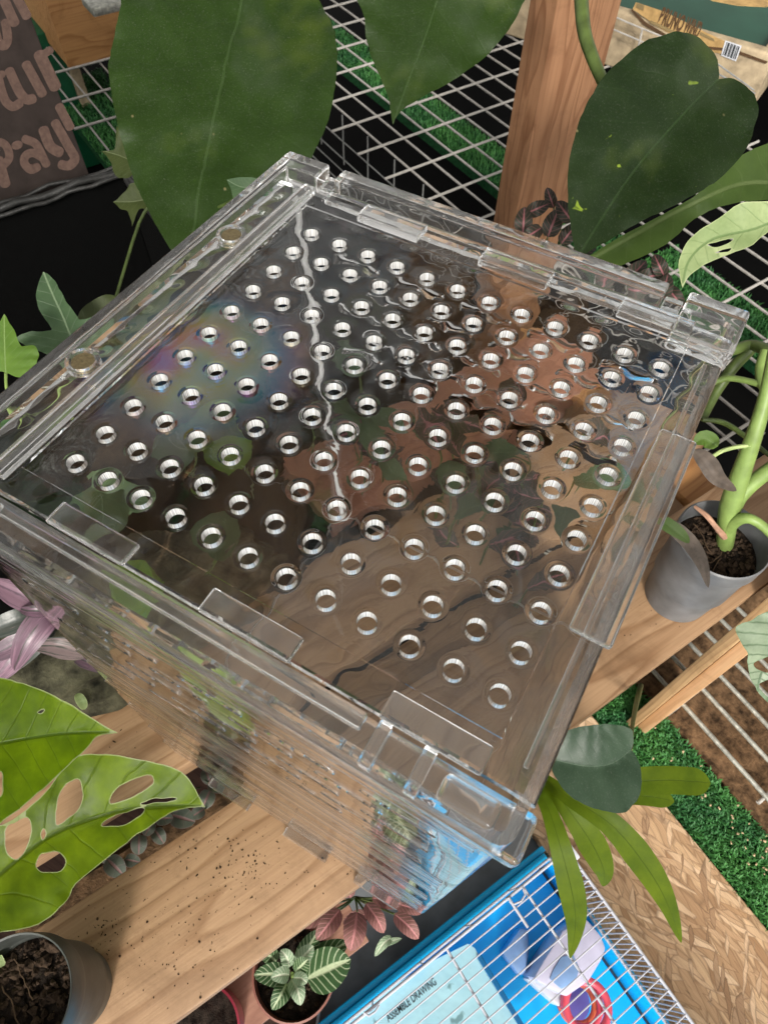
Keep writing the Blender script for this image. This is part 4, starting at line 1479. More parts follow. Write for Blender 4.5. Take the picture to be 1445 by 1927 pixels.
# wires in front of the foam box
wf = thing('foam_guard', 'thin pale wires in front of the styrofoam box', 'wire guard', pL)
def wpath(name, rows, r, mat, parent, out=0.02):
    return tube(name, [on_front(u, v, out) for u, v in rows], r, mat, parent, 6)
wpath('wire', [(1130, 20), (1180, 42), (1265, 77), (1300, 92)], 0.0011, MT['wire'], wf)
wpath('wire', [(1120, 40), (1160, 58), (1230, 88), (1260, 100)], 0.0011, MT['wire'], wf)
wpath('wire', [(1208, 55), (1202, 82), (1194, 110)], 0.0016, MT['wire'], wf)
wpath('wire', [(1325, 106), (1352, 122), (1418, 170)], 0.0011, MT['wire_dim'], wf)
wpath('wire', [(1330, 128), (1380, 155), (1420, 176)], 0.0011, MT['wire_dim'], wf)

# =================================================================== PLANTS
# climbing vine with the big leaves
vine = thing('pothos_vine', 'vine with huge dark green leaves hanging behind the clear box', 'plant', atd(800, -60, 0.50))
leaf_px('leaf', [(262, -40), (240, 40), (221, 95), (214, 135), (217, 190), (228, 250), (240, 300), (258, 352), (282, 400), (310, 450), (345, 500, 1), (400, 470), (470, 420), (535, 370), (575, 325), (604, 280), (622, 235), (632, 180), (635, 125), (625, 70), (603, 25), (570, -15), (520, -60)],
        [(470, -50), (440, 60), (408, 190), (380, 300), (345, 500)], 0.40, MT['pothos'], vine, (0.02, -0.05), 0.18, 0.02, 0.05)
leaf_px('leaf', [(680, -40), (683, 50), (694, 110), (713, 150), (729, 185), (739, 234, 1), (758, 206), (800, 184), (850, 158), (905, 120), (945, 75), (973, 25), (986, -40)],
        [(838, -50), (800, 70), (765, 160), (739, 234)], 0.44, MT['pothos'], vine, (0.05, 0.04), 0.22, 0.02, 0.0)
leaf_px('leaf', [(1088, 482, 1), (1070, 420), (1064, 340), (1075, 262), (1100, 202), (1135, 152), (1180, 112), (1225, 89), (1275, 79), (1310, 85), (1336, 106), (1347, 132), (1351, 148, 1), (1376, 152), (1400, 176), (1412, 215), (1405, 262), (1384, 302), (1350, 342), (1300, 376), (1245, 402), (1180, 432), (1125, 462)],
        [(1350, 150), (1290, 210), (1190, 325), (1088, 482)], 0.36, MT['pothos_dark'], vine, (0.02, -0.03), 0.2, 0.015, 0.02)
leaf_px('leaf', [(1080, 505, 1), (1110, 480), (1180, 438), (1300, 372), (1380, 300), (1445, 272), (1520, 262), (1520, 365), (1445, 376), (1360, 388), (1305, 412), (1245, 462), (1160, 502)],
        [(1520, 350), (1400, 345), (1290, 390), (1180, 450), (1080, 505)], 0.40, MT['under'], vine, (0.05, 0.06), 0.25, 0.02, 0.0)
tube_px('stem', [(1092, -20, .43, 13), (1098, 55, .425, 13), (1113, 105, .42, 12), (1132, 150, .415, 11), (1150, 190, .41, 9)], MT['stem_dark'], vine)
tube_px('stem', [(480, -60, .40, 10), (620, -90, .45, 12), (850, -80, .47, 13), (1092, -20, .43, 13)], MT['stem_dark'], vine)

# ivy
rnd_i = random.Random(21)
ivy = thing('ivy_plant', 'ivy with lobed green leaves hanging over the dark tub left of the box', 'plant', ab(-0.06, -0.13, 0.1))
leaf_px('leaf', [(82, 511, 1), (72, 550), (78, 585), (96, 612), (97, 624), (62, 628), (40, 640, 1), (58, 655), (92, 668), (100, 676), (115, 720, 1), (150, 690), (205, 640), (226, 598, 1), (190, 600), (158, 605), (150, 598), (128, 568), (106, 530)],
        [(140, 650), (125, 610), (98, 550), (82, 511)], 0.33, MT['ivy'], ivy, (0, 0), 0.25, 0.03)
leaf_px('leaf', [(9, 592, 1), (24, 612), (38, 640), (46, 653), (68, 652), (79, 670), (70, 695), (42, 714, 1), (14, 702), (0, 700), (-30, 714, 1), (-50, 680), (-25, 650), (-5, 620)],
        [(12, 705), (10, 660), (9, 592)], 0.29, MT['ivy_bright'], ivy, (0, 0), 0.2, 0.03)
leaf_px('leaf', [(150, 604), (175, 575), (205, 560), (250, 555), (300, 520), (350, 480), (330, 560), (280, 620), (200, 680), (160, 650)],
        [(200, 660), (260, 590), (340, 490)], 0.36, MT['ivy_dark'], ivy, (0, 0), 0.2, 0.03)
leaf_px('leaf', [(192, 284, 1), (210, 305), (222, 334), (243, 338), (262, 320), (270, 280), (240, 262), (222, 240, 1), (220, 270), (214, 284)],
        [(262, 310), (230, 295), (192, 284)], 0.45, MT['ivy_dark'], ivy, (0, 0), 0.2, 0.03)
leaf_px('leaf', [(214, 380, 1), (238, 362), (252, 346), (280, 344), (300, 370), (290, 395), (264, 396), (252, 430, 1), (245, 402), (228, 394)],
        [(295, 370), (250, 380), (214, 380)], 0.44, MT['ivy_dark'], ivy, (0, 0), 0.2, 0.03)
leaf_px('leaf', [(428, 339, 1), (455, 335), (484, 337), (490, 350), (470, 372), (442, 384, 1), (436, 360)],
        [(488, 350), (455, 352), (428, 339)], 0.33, MT['ivy'], ivy, (0, 0), 0.2, 0.0, res=10)
for k in range(9):
    c0 = Vector((rnd_i.uniform(-0.085, -0.05), rnd_i.uniform(-0.13, 0.0), rnd_i.uniform(0.06, 0.16)))
    w = rnd_i.uniform(0, 6.28)
    dv = Vector((math.cos(w), math.sin(w), rnd_i.uniform(-0.3, 0.3))) * 0.018
    pth = [c0 - dv, c0 - dv * 0.5, c0 + Vector((0, 0, .002)), c0 + dv * 0.5, c0 + dv]
    blade('leaf', pth, [0.013 * oval(t) for t in (0.03, 0.3, 0.5, 0.75, 1.0)], Vector((0.5, -0.2, 1)), MT['ivy_bright'] if k % 2 else MT['ivy'], ivy, 0.2, 6)
    tube('stem', [c0 - dv, c0 - dv * 1.3 + Vector((-0.01, 0, -0.02)), c0 - dv + Vector((-0.02, 0.01, -0.06))], 0.0008, MT['stem_dark'], ivy, 5)
tube_px('stem', [(12, 702, .29, 3), (14, 735, .30, 3), (30, 790, .32, 3), (90, 760, .35, 3), (140, 655, .332, 3)], MT['stem'], ivy)
tube_px('stem', [(140, 655, .335, 3), (190, 640, .36, 3), (262, 420, .42, 3), (296, 372, .445, 3), (268, 300, .455, 3)], MT['stem_dark'], ivy)
tube_px('stem', [(296, 372, .445, 3), (380, 400, .42, 3), (488, 350, .335, 2.5)], MT['stem_dark'], ivy)

# swiss cheese plant, lower left
sw = thing('swiss_cheese_plant', 'bright green swiss cheese plant with holes in its leaves, lower left corner', 'plant', at(-60, 1640, 0))
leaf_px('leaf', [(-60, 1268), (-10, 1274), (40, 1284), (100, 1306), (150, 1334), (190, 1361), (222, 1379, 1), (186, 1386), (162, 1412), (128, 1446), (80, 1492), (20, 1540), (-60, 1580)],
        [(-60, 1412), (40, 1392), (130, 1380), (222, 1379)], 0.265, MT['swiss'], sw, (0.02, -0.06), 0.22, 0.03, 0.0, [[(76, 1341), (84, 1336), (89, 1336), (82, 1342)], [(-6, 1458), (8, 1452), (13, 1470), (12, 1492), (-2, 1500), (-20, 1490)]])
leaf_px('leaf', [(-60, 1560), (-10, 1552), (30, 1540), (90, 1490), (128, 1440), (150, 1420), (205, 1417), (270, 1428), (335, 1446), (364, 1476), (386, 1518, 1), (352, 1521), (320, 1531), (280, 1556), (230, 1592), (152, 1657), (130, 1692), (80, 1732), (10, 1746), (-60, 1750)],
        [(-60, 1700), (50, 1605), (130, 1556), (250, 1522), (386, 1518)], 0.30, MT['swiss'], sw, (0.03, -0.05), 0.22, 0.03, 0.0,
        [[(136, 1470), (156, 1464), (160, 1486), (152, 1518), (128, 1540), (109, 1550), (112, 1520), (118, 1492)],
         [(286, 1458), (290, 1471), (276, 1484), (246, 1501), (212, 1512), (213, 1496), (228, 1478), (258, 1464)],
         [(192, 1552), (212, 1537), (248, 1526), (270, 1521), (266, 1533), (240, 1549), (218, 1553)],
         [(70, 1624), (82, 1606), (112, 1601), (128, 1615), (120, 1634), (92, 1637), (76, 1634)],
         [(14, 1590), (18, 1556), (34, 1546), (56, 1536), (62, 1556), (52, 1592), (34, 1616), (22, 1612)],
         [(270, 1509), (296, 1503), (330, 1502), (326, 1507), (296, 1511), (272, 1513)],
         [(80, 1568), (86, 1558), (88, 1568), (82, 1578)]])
tube_px('stem', [(-60, 1412, .27, 7), (-90, 1500, .30, 8), (-80, 1600, .34, 8), (-60, 1700, .36, 8)], MT['stem_dark'], sw)

# black pot with soil in the lower left corner
pc = at(22, 1884, 0.072)
r = (at(134, 1884, 0.072) - pc).length
pot = thing('nursery_pot', 'black plastic nursery pot of dark soil in the lower left corner', 'plant pot', (pc.x, pc.y, 0))
lathe('pot', [(r * 0.72, 0.0008), (r * 0.74, 0.0008), (r * 0.93, 0.055), (r * 0.985, 0.0555), (r, 0.058), (r, 0.071), (r * 0.985, 0.0722), (r * 0.955, 0.0715), (r * 0.94, 0.060), (r * 0.88, 0.020)], (pc.x, pc.y, 0), MT['pot_dark'], pot, 56)
def soil_disc(centre, r, z, parent, seed=1, amp=0.003, mat=None):
    V, F = [], []
    seg, rings = 40, 9
    c = Vector((centre[0], centre[1], z))
    V.append(c + Vector((0, 0, amp * 0.5)))
    for j in range(1, rings + 1):
        for k in range(seg):
            w = 2 * math.pi * k / seg
            rr = r * j / rings
            p = Vector((rr * math.cos(w), rr * math.sin(w), 0))
            h = amp * (mnoise.noise(Vector((p.x * 160, p.y * 160, seed))) + 0.6 * mnoise.noise(Vector((p.x * 420, p.y * 420, seed + 5)))) if j < rings else 0
            V.append(c + p + Vector((0, 0, h)))
    F += [(0, 1 + k, 1 + (k + 1) % seg) for k in range(seg)]
    for j in range(rings - 1):
        for k in range(seg):
            a = 1 + j * seg + k
            b = 1 + j * seg + (k + 1) % seg
            F.append((a, b, b + seg, a + seg))
    return mesh('soil', V, F, mat or MT['soil'], parent, 180)
soil_disc((pc.x, pc.y), r * 0.925, 0.052, pot, 2)
rd = pot
for rows in ([(5, 1800, .36, 2), (60, 1805, .36, 1.6), (110, 1840, .365, 1.4), (125, 1900, .37, 1)], [(40, 1855, .375, 1.4), (75, 1895, .375, 1.2), (95, 1930, .37, 1)]):
    pass
o = blade_px('folded_leaf', [(-14, 1800, .30), (-4, 1850, .31), (14, 1892, .325), (34, 1925, .345), (44, 1950, .36)], 24, MT['pale'], pot, 0.5, prof=lambda t: 0.35 + 0.65 * math.sin(math.pi * min(1, t + .15)))

def lumps(centre, r, z, n, parent, seed, roots=0):
    rnd = random.Random(seed)
    V, F = [], []
    for _ in range(n):
        rr, w = r * math.sqrt(rnd.random()) * 0.95, rnd.uniform(0, 6.28)
        p = Vector((centre[0] + rr * math.cos(w), centre[1] + rr * math.sin(w), z))
        q = abs(rnd.gauss(0, 0.0011)) + 0.0004
        k = len(V)
        pts = []
        for j in range(6):
            t = 1.0472 * j + rnd.uniform(-.3, .3)
            pts.append(p + Vector((math.cos(t) * q * rnd.uniform(.6, 1.3), math.sin(t) * q * rnd.uniform(.6, 1.3), rnd.uniform(-.3, .2) * q)))
        V += pts + [p + Vector((rnd.uniform(-.4, .4) * q, rnd.uniform(-.4, .4) * q, q * rnd.uniform(.6, 1.2)))]
        F += [(k + j, k + (j + 1) % 6, k + 6) for j in range(6)]
    o = mesh('soil_lumps', V, F, MT['lump'], parent)
    o['kind'] = 'stuff'
    for _ in range(roots):
        w = rnd.uniform(0, 6.28)
        p = Vector((centre[0], centre[1], z + 0.002)) + Vector((math.cos(w), math.sin(w), 0)) * r * rnd.uniform(0.1, 0.8)
        path = []
        h = rnd.uniform(0, 6.28)
        for j in range(9):
            path.append(p.copy())
            h += rnd.uniform(-0.5, 0.5)
            p = p + Vector((math.cos(h), math.sin(h), rnd.uniform(-.15, .15))) * r * 0.11
            if (Vector((p.x - centre[0], p.y - centre[1]))).length > r * 0.93:
                break
        if len(path) > 3:
            tube('root', path, 0.0003, MT['root'], parent, 5)
MT['lump'] = plain('soil_lumps', (0.045, 0.030, 0.020), 0.95, 0.1, 0, 0.9, 350, 0.5)
MT['root'] = plain('dry_roots', (0.09, 0.058, 0.034), 0.8, 0.2, 0, 0.3, 300)
lumps((pc.x, pc.y), r * 0.92, 0.0535, 260, pot, 31, 3)

# tradescantia, left
tr = thing('tradescantia_plant', 'pink and dark green striped tradescantia on the left edge below the box', 'plant', at(60, 1240, 0))
for rows, hw, mt in (([(112, 1150, .36), (80, 1170, .352), (48, 1215, .350), (28, 1262, .355)], 27, 'trad_pink'),
                     ([(165, 1232, .375), (130, 1222, .37), (95, 1216, .368), (58, 1217, .372)], 20, 'trad_dark'),
                     ([(82, 1150, .36), (50, 1128, .352), (15, 1110, .35), (-25, 1090, .35)], 24, 'trad'),
                     ([(92, 1150, .37), (40, 1165, .362), (-10, 1185, .36), (-50, 1200, .36)], 22, 'trad_dark'),
                     ([(100, 1170, .372), (50, 1200, .366), (0, 1228, .365), (-40, 1240, .365)], 20, 'trad'),
                     ([(70, 1200, .385), (30, 1235, .378), (5, 1262, .378), (-20, 1290, .38)], 22, 'trad_pink'),
                     ([(110, 1160, .385), (85, 1185, .378), (62, 1220, .376), (30, 1262, .38)], 20, 'trad_dark'),
                     ([(200, 1262, .39), (175, 1250, .386), (150, 1240, .386), (128, 1222, .388)], 13, 'trad'),
                     ([(60, 1110, .365), (40, 1080, .36), (20, 1050, .36), (-10, 1020, .36)], 22, 'trad_pink'),
                     ([(92, 1146, .352), (78, 1150, .348), (55, 1150, .347), (36, 1146, .350)], 12, 'trad_pink')):
    blade_px('leaf', rows, hw, MT[mt], tr, 0.35)
tube_px('stem', [(60, 1100, .37, 4), (100, 1152, .372, 4), (120, 1180, .38, 4), (185, 1250, .395, 4)], MT['stem'], tr)
tube_px('stem', [(100, 1152, .372, 4), (80, 1190, .385, 4), (60, 1240, .40, 4)], MT['stem'], tr)

# dark rock behind the planks
def rock(name, label, centre, s, seed):
    bm = bmesh.new()
    bmesh.ops.create_icosphere(bm, subdivisions=4, radius=1)
    for v in bm.verts:
        p = v.co.copy()
        n1 = mnoise.noise(p * 1.6 + Vector((seed, 0, 0))) * 0.35 + mnoise.noise(p * 4.5 + Vector((0, seed, 0))) * 0.16 + mnoise.noise(p * 11) * 0.06
        v.co = Vector((p.x * s[0], p.y * s[1], p.z * s[2])) * (1 + n1)
    o = bm_mesh(name, bm, MT['rock'], None, centre, ROT, 180)
    return tag(o, label, 'rock')
pr_ = at(110, 1282, 0.0)
q_ = ab(-0.155, -0.030, 0.018)
rock('dark_rock', 'dark rough lump of rock beside the box, below the striped pink leaves', (q_.x, q_.y, q_.z), (0.120, 0.040, 0.036), 3)
blade_px('leaf', [(160, 1335, .40), (155, 1322, .395), (148, 1310, .395), (146, 1305, .396)], 9, MT['pale'], tr, 0.3)

# small creeping plant in the gap between the planks
cp = thing('creeping_plant', 'creeping plant with small grey pink leaves in the gap between the planks', 'plant', ab(-0.04, 0.085, -0.09))
rnd = random.Random(9)
for (u, v, w, ang) in ((345, 1540, 19, 0.3), (300, 1574, 13, 1.0), (262, 1590, 15, 1.6), (228, 1570, 13, 2.4), (218, 1632, 18, 0.8), (172, 1664, 17, 0.1), (388, 1505, 16, 2.0),
                       (410, 1478, 15, 0.4), (392, 1462, 13, 1.2), (350, 1490, 14, 2.8), (310, 1540, 13, 0.0), (280, 1560, 12, 2.1), (150, 1700, 15, 0.9), (120, 1720, 14, 2.5), (430, 1470, 14, 1.3), (250, 1620, 12, 0.2), (196, 1610, 12, 1.1), (330, 1515, 11, 1.9), (372, 1530, 12, 2.6), (80, 1745, 14, 0.5), (95, 1700, 14, 1.7)):
    dp = 0.455 + rnd.uniform(0, 0.035)
    du, dv = math.cos(ang) * w * 1.25, math.sin(ang) * w * 1.25
    blade_px('leaf', [(u - du, v - dv, dp + .004), (u, v, dp), (u + du, v + dv, dp + .003)], w, MT['callisia'], cp, 0.35, n=4, seg=4)
    tube_px('stem', [(u - du, v - dv, dp + .004, 1.6), (u - du * 1.6, v - dv * 1.4, dp + .03, 1.6)], MT['stem_dark'], cp, 2, 5)
abbox('soil', -0.30, -0.02, 0.060, 0.116, -0.13, -0.105, MT['dirt'], cp, 0.004)

# fittonia behind the box (top right)
ft = thing('dark_fittonia', 'dark fittonia with pink veins tucked behind the back edge of the box', 'plant', ab(0.30, -0.15, 0.0))
for (u, v, w, ang, l) in ((985, 415, 17, -1.5, 26), (1040, 420, 18, -1.2, 28), (1012, 392, 14, -0.4, 24), (1062, 398, 15, -2.2, 24), (1000, 440, 14, 2.6, 22), (1070, 440, 15, -0.9, 25),
                          (1195, 512, 17, -0.8, 30), (1225, 520, 16, -0.2, 28), (1250, 540, 16, -1.3, 26), (1170, 520, 15, 0.5, 26), (1210, 545, 15, 0.2, 24), (1150, 512, 14, 2.8, 24), (1270, 560, 14, 0.9, 26), (1240, 500, 14, -2.0, 24), (1035, 372, 11, -1.9, 20), (1100, 470, 14, -0.3, 24)):
    dp = 0.42 + rnd.uniform(-0.012, 0.02)
    du, dv = math.cos(ang) * l, math.sin(ang) * l
    blade_px('leaf', [(u - du, v - dv, dp + .006), (u, v, dp), (u + du, v + dv, dp + .006)], w, MT['fit_dark'], ft, 0.2, n=4, seg=6)
    tube_px('stem', [(u - du, v - dv, dp + .006, 2), (u - du * 1.3, v - dv + 14, dp + .05, 2)], MT['stem_dark'], ft, 2, 5)

for k in range(46):
    x = rnd.uniform(-0.06, 0.15)
    y = rnd.uniform(0.05, 0.115)
    z = rnd.uniform(0.0, 0.10)
    c0 = Vector((x, y, z))
    w = rnd.uniform(0, 6.28)
    dv = Vector((math.cos(w), math.sin(w), rnd.uniform(-0.3, 0.4))) * rnd.uniform(0.011, 0.018)
    pth = [c0 - dv, c0 - dv * 0.5 + Vector((0, 0, .002)), c0 + Vector((0, 0, .003)), c0 + dv * 0.5 + Vector((0, 0, .001)), c0 + dv - Vector((0, 0, .003))]
    hw_ = [0.008 * oval(t) for t in (0.03, 0.3, 0.55, 0.8, 1.0)]
    blade('leaf', pth, hw_, Vector((rnd.uniform(-.3, .3), -0.3, 1)), MT['fit_dark'] if k % 3 else MT['ivy'], ft, 0.25, 6)
    tube('stem', [c0 - dv, c0 - dv * 1.2 + Vector((0, 0, -0.03))], 0.0008, MT['stem_dark'], ft, 5)
abbox('back_plank', 0.012, 0.302, -0.114, -0.036, -0.036, -0.018, MT['red_plank'], shelf, 0.001, 2)

# lower fittonias on the lower board
pc2 = at(553, 1832, -0.098)
fw = thing('white_fittonia', 'fittonia with white veined leaves in a brown pot below the plank', 'potted plant', (pc2.x, pc2.y, -0.15))
r2 = 0.0265
lathe('pot', [(r2 * 0.72, 0.0006), (r2 * 0.75, 0.0006), (r2 * 0.96, 0.045), (r2, 0.0455), (r2, 0.052), (r2 * 0.95, 0.0525), (r2 * 0.90, 0.020)], (pc2.x, pc2.y, -0.15), MT['pot_brown'], fw, 44)
soil_disc((pc2.x, pc2.y), r2 * 0.93, -0.107, fw, 6)
lumps((pc2.x, pc2.y), r2 * 0.9, -0.106, 120, fw, 32)
for (u0, v0, u1, v1, w, d0, d1, mt) in ((577, 1842, 660, 1806, 37, 0.428, 0.413, 'fit_white'), (560, 1832, 655, 1772, 24, 0.438, 0.423, 'fit_white'), (540, 1850, 512, 1900, 17, 0.423, 0.413, 'fit_white'),
                                        (548, 1842, 566, 1892, 15, 0.420, 0.408, 'fit_pale'), (545, 1835, 510, 1840, 14, 0.418, 0.410, 'fit_pale'), (555, 1830, 580, 1805, 15, 0.418, 0.410, 'fit_white'),
                                        (545, 1820, 528, 1788, 13, 0.423, 0.418, 'fit_pale'), (556, 1815, 590, 1780, 15, 0.428, 0.420, 'fit_pale'), (540, 1838, 478, 1835, 20, 0.433, 0.425, 'fit_white'),
                                        (552, 1840, 578, 1850, 11, 0.416, 0.406, 'fit_pale'), (560, 1812, 600, 1750, 17, 0.438, 0.430, 'fit_white'), (520, 1810, 490, 1795, 15, 0.438, 0.430, 'fit_white')):
    um, vm, dm = (u0 + u1) / 2 + 3, (v0 + v1) / 2 - 3, (d0 + d1) / 2 - .004
    blade_px('leaf', [(u0, v0, d0), (um, vm, dm), (u1, v1, d1)], w, MT[mt], fw, 0.22, n=5, seg=8, curl=0.02)
tube_px('stem', [(553, 1850, 0.458, 4), (552, 1840, 0.438, 4), (550, 1832, 0.420, 3)], MT['stem'], fw)

pc3 = at(650, 1735, -0.10)
fp = thing('pink_fittonia', 'pink veined fittonia hanging beside the overhanging corner of the box', 'plant', (pc3.x, pc3.y, -0.15))
for (u0, v0, u1, v1, w, d0, d1) in ((625, 1715, 552, 1746, 19, 0.438, 0.428), (640, 1712, 590, 1775, 22, 0.428, 0.413), (628, 1700, 612, 1660, 17, 0.438, 0.428), (672, 1716, 658, 1798, 27, 0.418, 0.403),
                                    (688, 1700, 726, 1762, 19, 0.418, 0.406), (700, 1690, 762, 1704, 18, 0.428, 0.418), (742, 1720, 792, 1772, 19, 0.423, 0.413), (720, 1700, 700, 1650, 17, 0.438, 0.428),
                                    (660, 1690, 640, 1640, 17, 0.443, 0.433), (600, 1690, 560, 1700, 16, 0.443, 0.438), (690, 1720, 640, 1740, 15, 0.438, 0.435), (740, 1700, 800, 1720, 15, 0.438, 0.433)):
    um, vm, dm = (u0 + u1) / 2 + 2, (v0 + v1) / 2 - 2, (d0 + d1) / 2 - .004
    blade_px('leaf', [(u0, v0, d0), (um, vm, dm), (u0 + (u1 - u0) * 0.9, v0 + (v1 - v0) * 0.9, d1)], w * 0.82, MT['fit_pink'], fp, 0.22, n=5, seg=8, curl=0.02)
    tube_px('stem', [(u0, v0, d0, 2), ((u0 + 670) / 2, (v0 + 1690) / 2, 0.453, 2), (668, 1688, 0.468, 2)], MT['stem_dark'], fp, 3, 5)
blade_px('pale_leaf', [(738, 1765, 0.448), (722, 1775, 0.443), (705, 1800, 0.446)], 9, MT['fit_pale'], fp, 0.2, n=4)
blade_px('pale_leaf', [(715, 1778, 0.450), (735, 1772, 0.446), (756, 1766, 0.450)], 6, MT['fit_pale'], fp, 0.2, n=4)
pc4 = at(372, 1945, -0.098)
mp = thing('magenta_pot', 'magenta plastic pot on the lower board at the bottom edge', 'plant pot', (pc4.x, pc4.y, -0.15))
rr = (at(452, 1940, -0.098) - pc4).length
lathe('pot', [(rr * 0.75, 0.0006), (rr * 0.78, 0.0006), (rr * 0.97, 0.046), (rr, 0.0465), (rr, 0.0525), (rr * 0.95, 0.053), (rr * 0.90, 0.020)], (pc4.x, pc4.y, -0.15), MT['pot_red'], mp, 44)
soil_disc((pc4.x, pc4.y), rr * 0.93, -0.107, mp, 8)
blade_px('leaf', [(405, 1955, .45), (395, 1925, .44), (380, 1905, .435)], 22, MT['ivy'], mp, 0.2, n=4)

# potted plant on the right
pa = at(1363, 1012, 0.078)
ra = (at(1270, 985, 0.078) - pa).length * 0.93
pp = thing('potted_monstera', 'young plant with thick green stems in a grey pot on the right plank end', 'potted plant', (pa.x, pa.y, 0))
lathe('pot', [(ra * 0.74, 0.0006), (ra * 0.78, 0.0006), (ra * 0.98, 0.066), (ra * 1.02, 0.0665), (ra * 1.02, 0.077), (ra * 0.985, 0.078), (ra * 0.955, 0.075), (ra * 0.92, 0.030)], (pa.x, pa.y, 0), MT['pot_grey'], pp, 56)
soil_disc((pa.x, pa.y), ra * 0.95, 0.062, pp, 3, 0.004)
lumps((pa.x, pa.y), ra * 0.92, 0.0635, 420, pp, 33, 3)
ds = (at(1365, 1020, 0.062) - CAM).dot(RM[2])
tube_px('stem', [(1362, 1030, ds, 15), (1366, 1000, ds - .010, 17), (1374, 950, ds - .022, 20), (1392, 895, ds - .035, 18), (1418, 820, ds - .05, 15), (1440, 745, ds - .06, 13), (1458, 660, ds - .07, 13), (1475, 560, ds - .08, 12)], MT['stem'], pp)
tube_px('stem', [(1374, 970, ds - .018, 14), (1390, 935, ds - .024, 15), (1420, 905, ds - .03, 15), (1470, 868, ds - .04, 14)], MT['stem'], pp)
tube_px('stem', [(1366, 1000, ds - .012, 12), (1384, 980, ds - .022, 12), (1410, 976, ds - .03, 10), (1440, 995, ds - .03, 9), (1470, 1030, ds - .026, 8)], MT['stem'], pp)
tube_px('stem', [(1480, 705, ds - .02, 10), (1440, 660, ds - .01, 11), (1410, 650, ds, 11), (1370, 660, ds, 10), (1345, 645, ds + .01, 9)], MT['stem_dark'], pp)
tube_px('stem', [(1415, 655, ds, 10), (1380, 690, ds + .005, 11), (1345, 740, ds + .01, 10), (1320, 790, ds + .01, 8)], MT['stem_dark'], pp)
tube_px('stem', [(1450, 730, ds - .03, 7), (1410, 718, ds - .02, 6), (1370, 712, ds - .01, 6), (1335, 722, ds - .005, 6)], MT['stem'], pp)
tube_px('stem', [(1440, 660, ds - .02, 9), (1430, 690, ds - .02, 9), (1432, 720, ds - .025, 9), (1445, 740, ds - .03, 9)], MT['stem'], pp)
tube_px('stem', [(1412, 838, ds - .05, 4), (1380, 842, ds - .045, 4), (1355, 850, ds - .04, 4), (1336, 862, ds - .04, 4)], MT['stem_pale'], pp, 4, 6)
tube_px('stem', [(1450, 860, ds - .03, 4), (1400, 820, ds - .01, 5), (1360, 795, ds, 5), (1322, 790, ds + .005, 4)], MT['stem_dark'], pp, 4, 6)
tube_px('dry_root', [(1362, 1010, ds - .012, 7), (1345, 990, ds - .022, 5), (1328, 970, ds - .022, 5), (1306, 953, ds - .018, 3)], MT['dry_pink'], pp, 4, 7)
blade_px('dry_leaf', [(1305, 846, ds - .05), (1330, 870, ds - .052), (1350, 900, ds - .05), (1385, 924, ds - .045)], 17, MT['dry'], pp, 0.5, n=5, curl=0.06)
blade_px('dry_leaf', [(1238, 983, ds - .05), (1265, 992, ds - .055), (1300, 1025, ds - .055), (1322, 1065, ds - .05), (1332, 1106, ds - .045)], 15, MT['dry'], pp, 0.5, n=5, curl=0.05)
blade_px('half_green_leaf', [(1228, 972, ds - .051), (1250, 984, ds - .056), (1280, 1005, ds - .058), (1296, 1022, ds - .057)], 13, MT['under'], pp, 0.4, n=5)
blade_px('leaf', [(1350, 840, ds - .03), (1325, 825, ds - .03), (1305, 835, ds - .028)], 16, MT['ivy_bright'], pp, 0.4, n=5)
leaf_px('pale_leaf', [(1283, 541, 1), (1273, 505), (1282, 468), (1305, 440), (1345, 415), (1380, 390), (1420, 383), (1490, 385), (1490, 425), (1445, 437), (1412, 462), (1370, 480), (1330, 495), (1300, 515)],
        [(1490, 400), (1420, 430), (1340, 450), (1295, 490), (1283, 541)], 0.30, MT['pale'], pp, (0.0, 0.03), 0.3, 0.04, 0.0, [[(1330, 462), (1352, 454), (1376, 450), (1366, 458), (1346, 466)], [(1340, 478), (1356, 473), (1370, 470), (1362, 477)]])
tube_px('stem', [(1490, 400, .30, 7), (1500, 480, .31, 9), (1475, 560, ds - .08, 12)], MT['stem'], pp)

# silvery leaf, right edge
sv = thing('silvery_plant', 'silvery green leaf with dark veins at the right edge below the grey pot', 'plant', at(1460, 1240, 0.0))
leaf_px('leaf', [(1376, 1183), (1386, 1168), (1412, 1158), (1445, 1142), (1500, 1125), (1500, 1340), (1455, 1328), (1428, 1306), (1408, 1268), (1400, 1228), (1388, 1208)],
        [(1500, 1180), (1440, 1250), (1425, 1300)], 0.30, MT['silver'], sv, (0.0, 0.03), 0.2, 0.05, 0.0, [[(1416, 1250), (1430, 1240), (1455, 1238), (1460, 1262), (1432, 1264)], [(1428, 1290), (1446, 1278), (1470, 1280), (1460, 1310), (1440, 1308)]])
tube_px('stem', [(1500, 1180, .30, 4), (1540, 1200, .31, 4), (1560, 1230, .33, 4)], MT['stem'], sv)

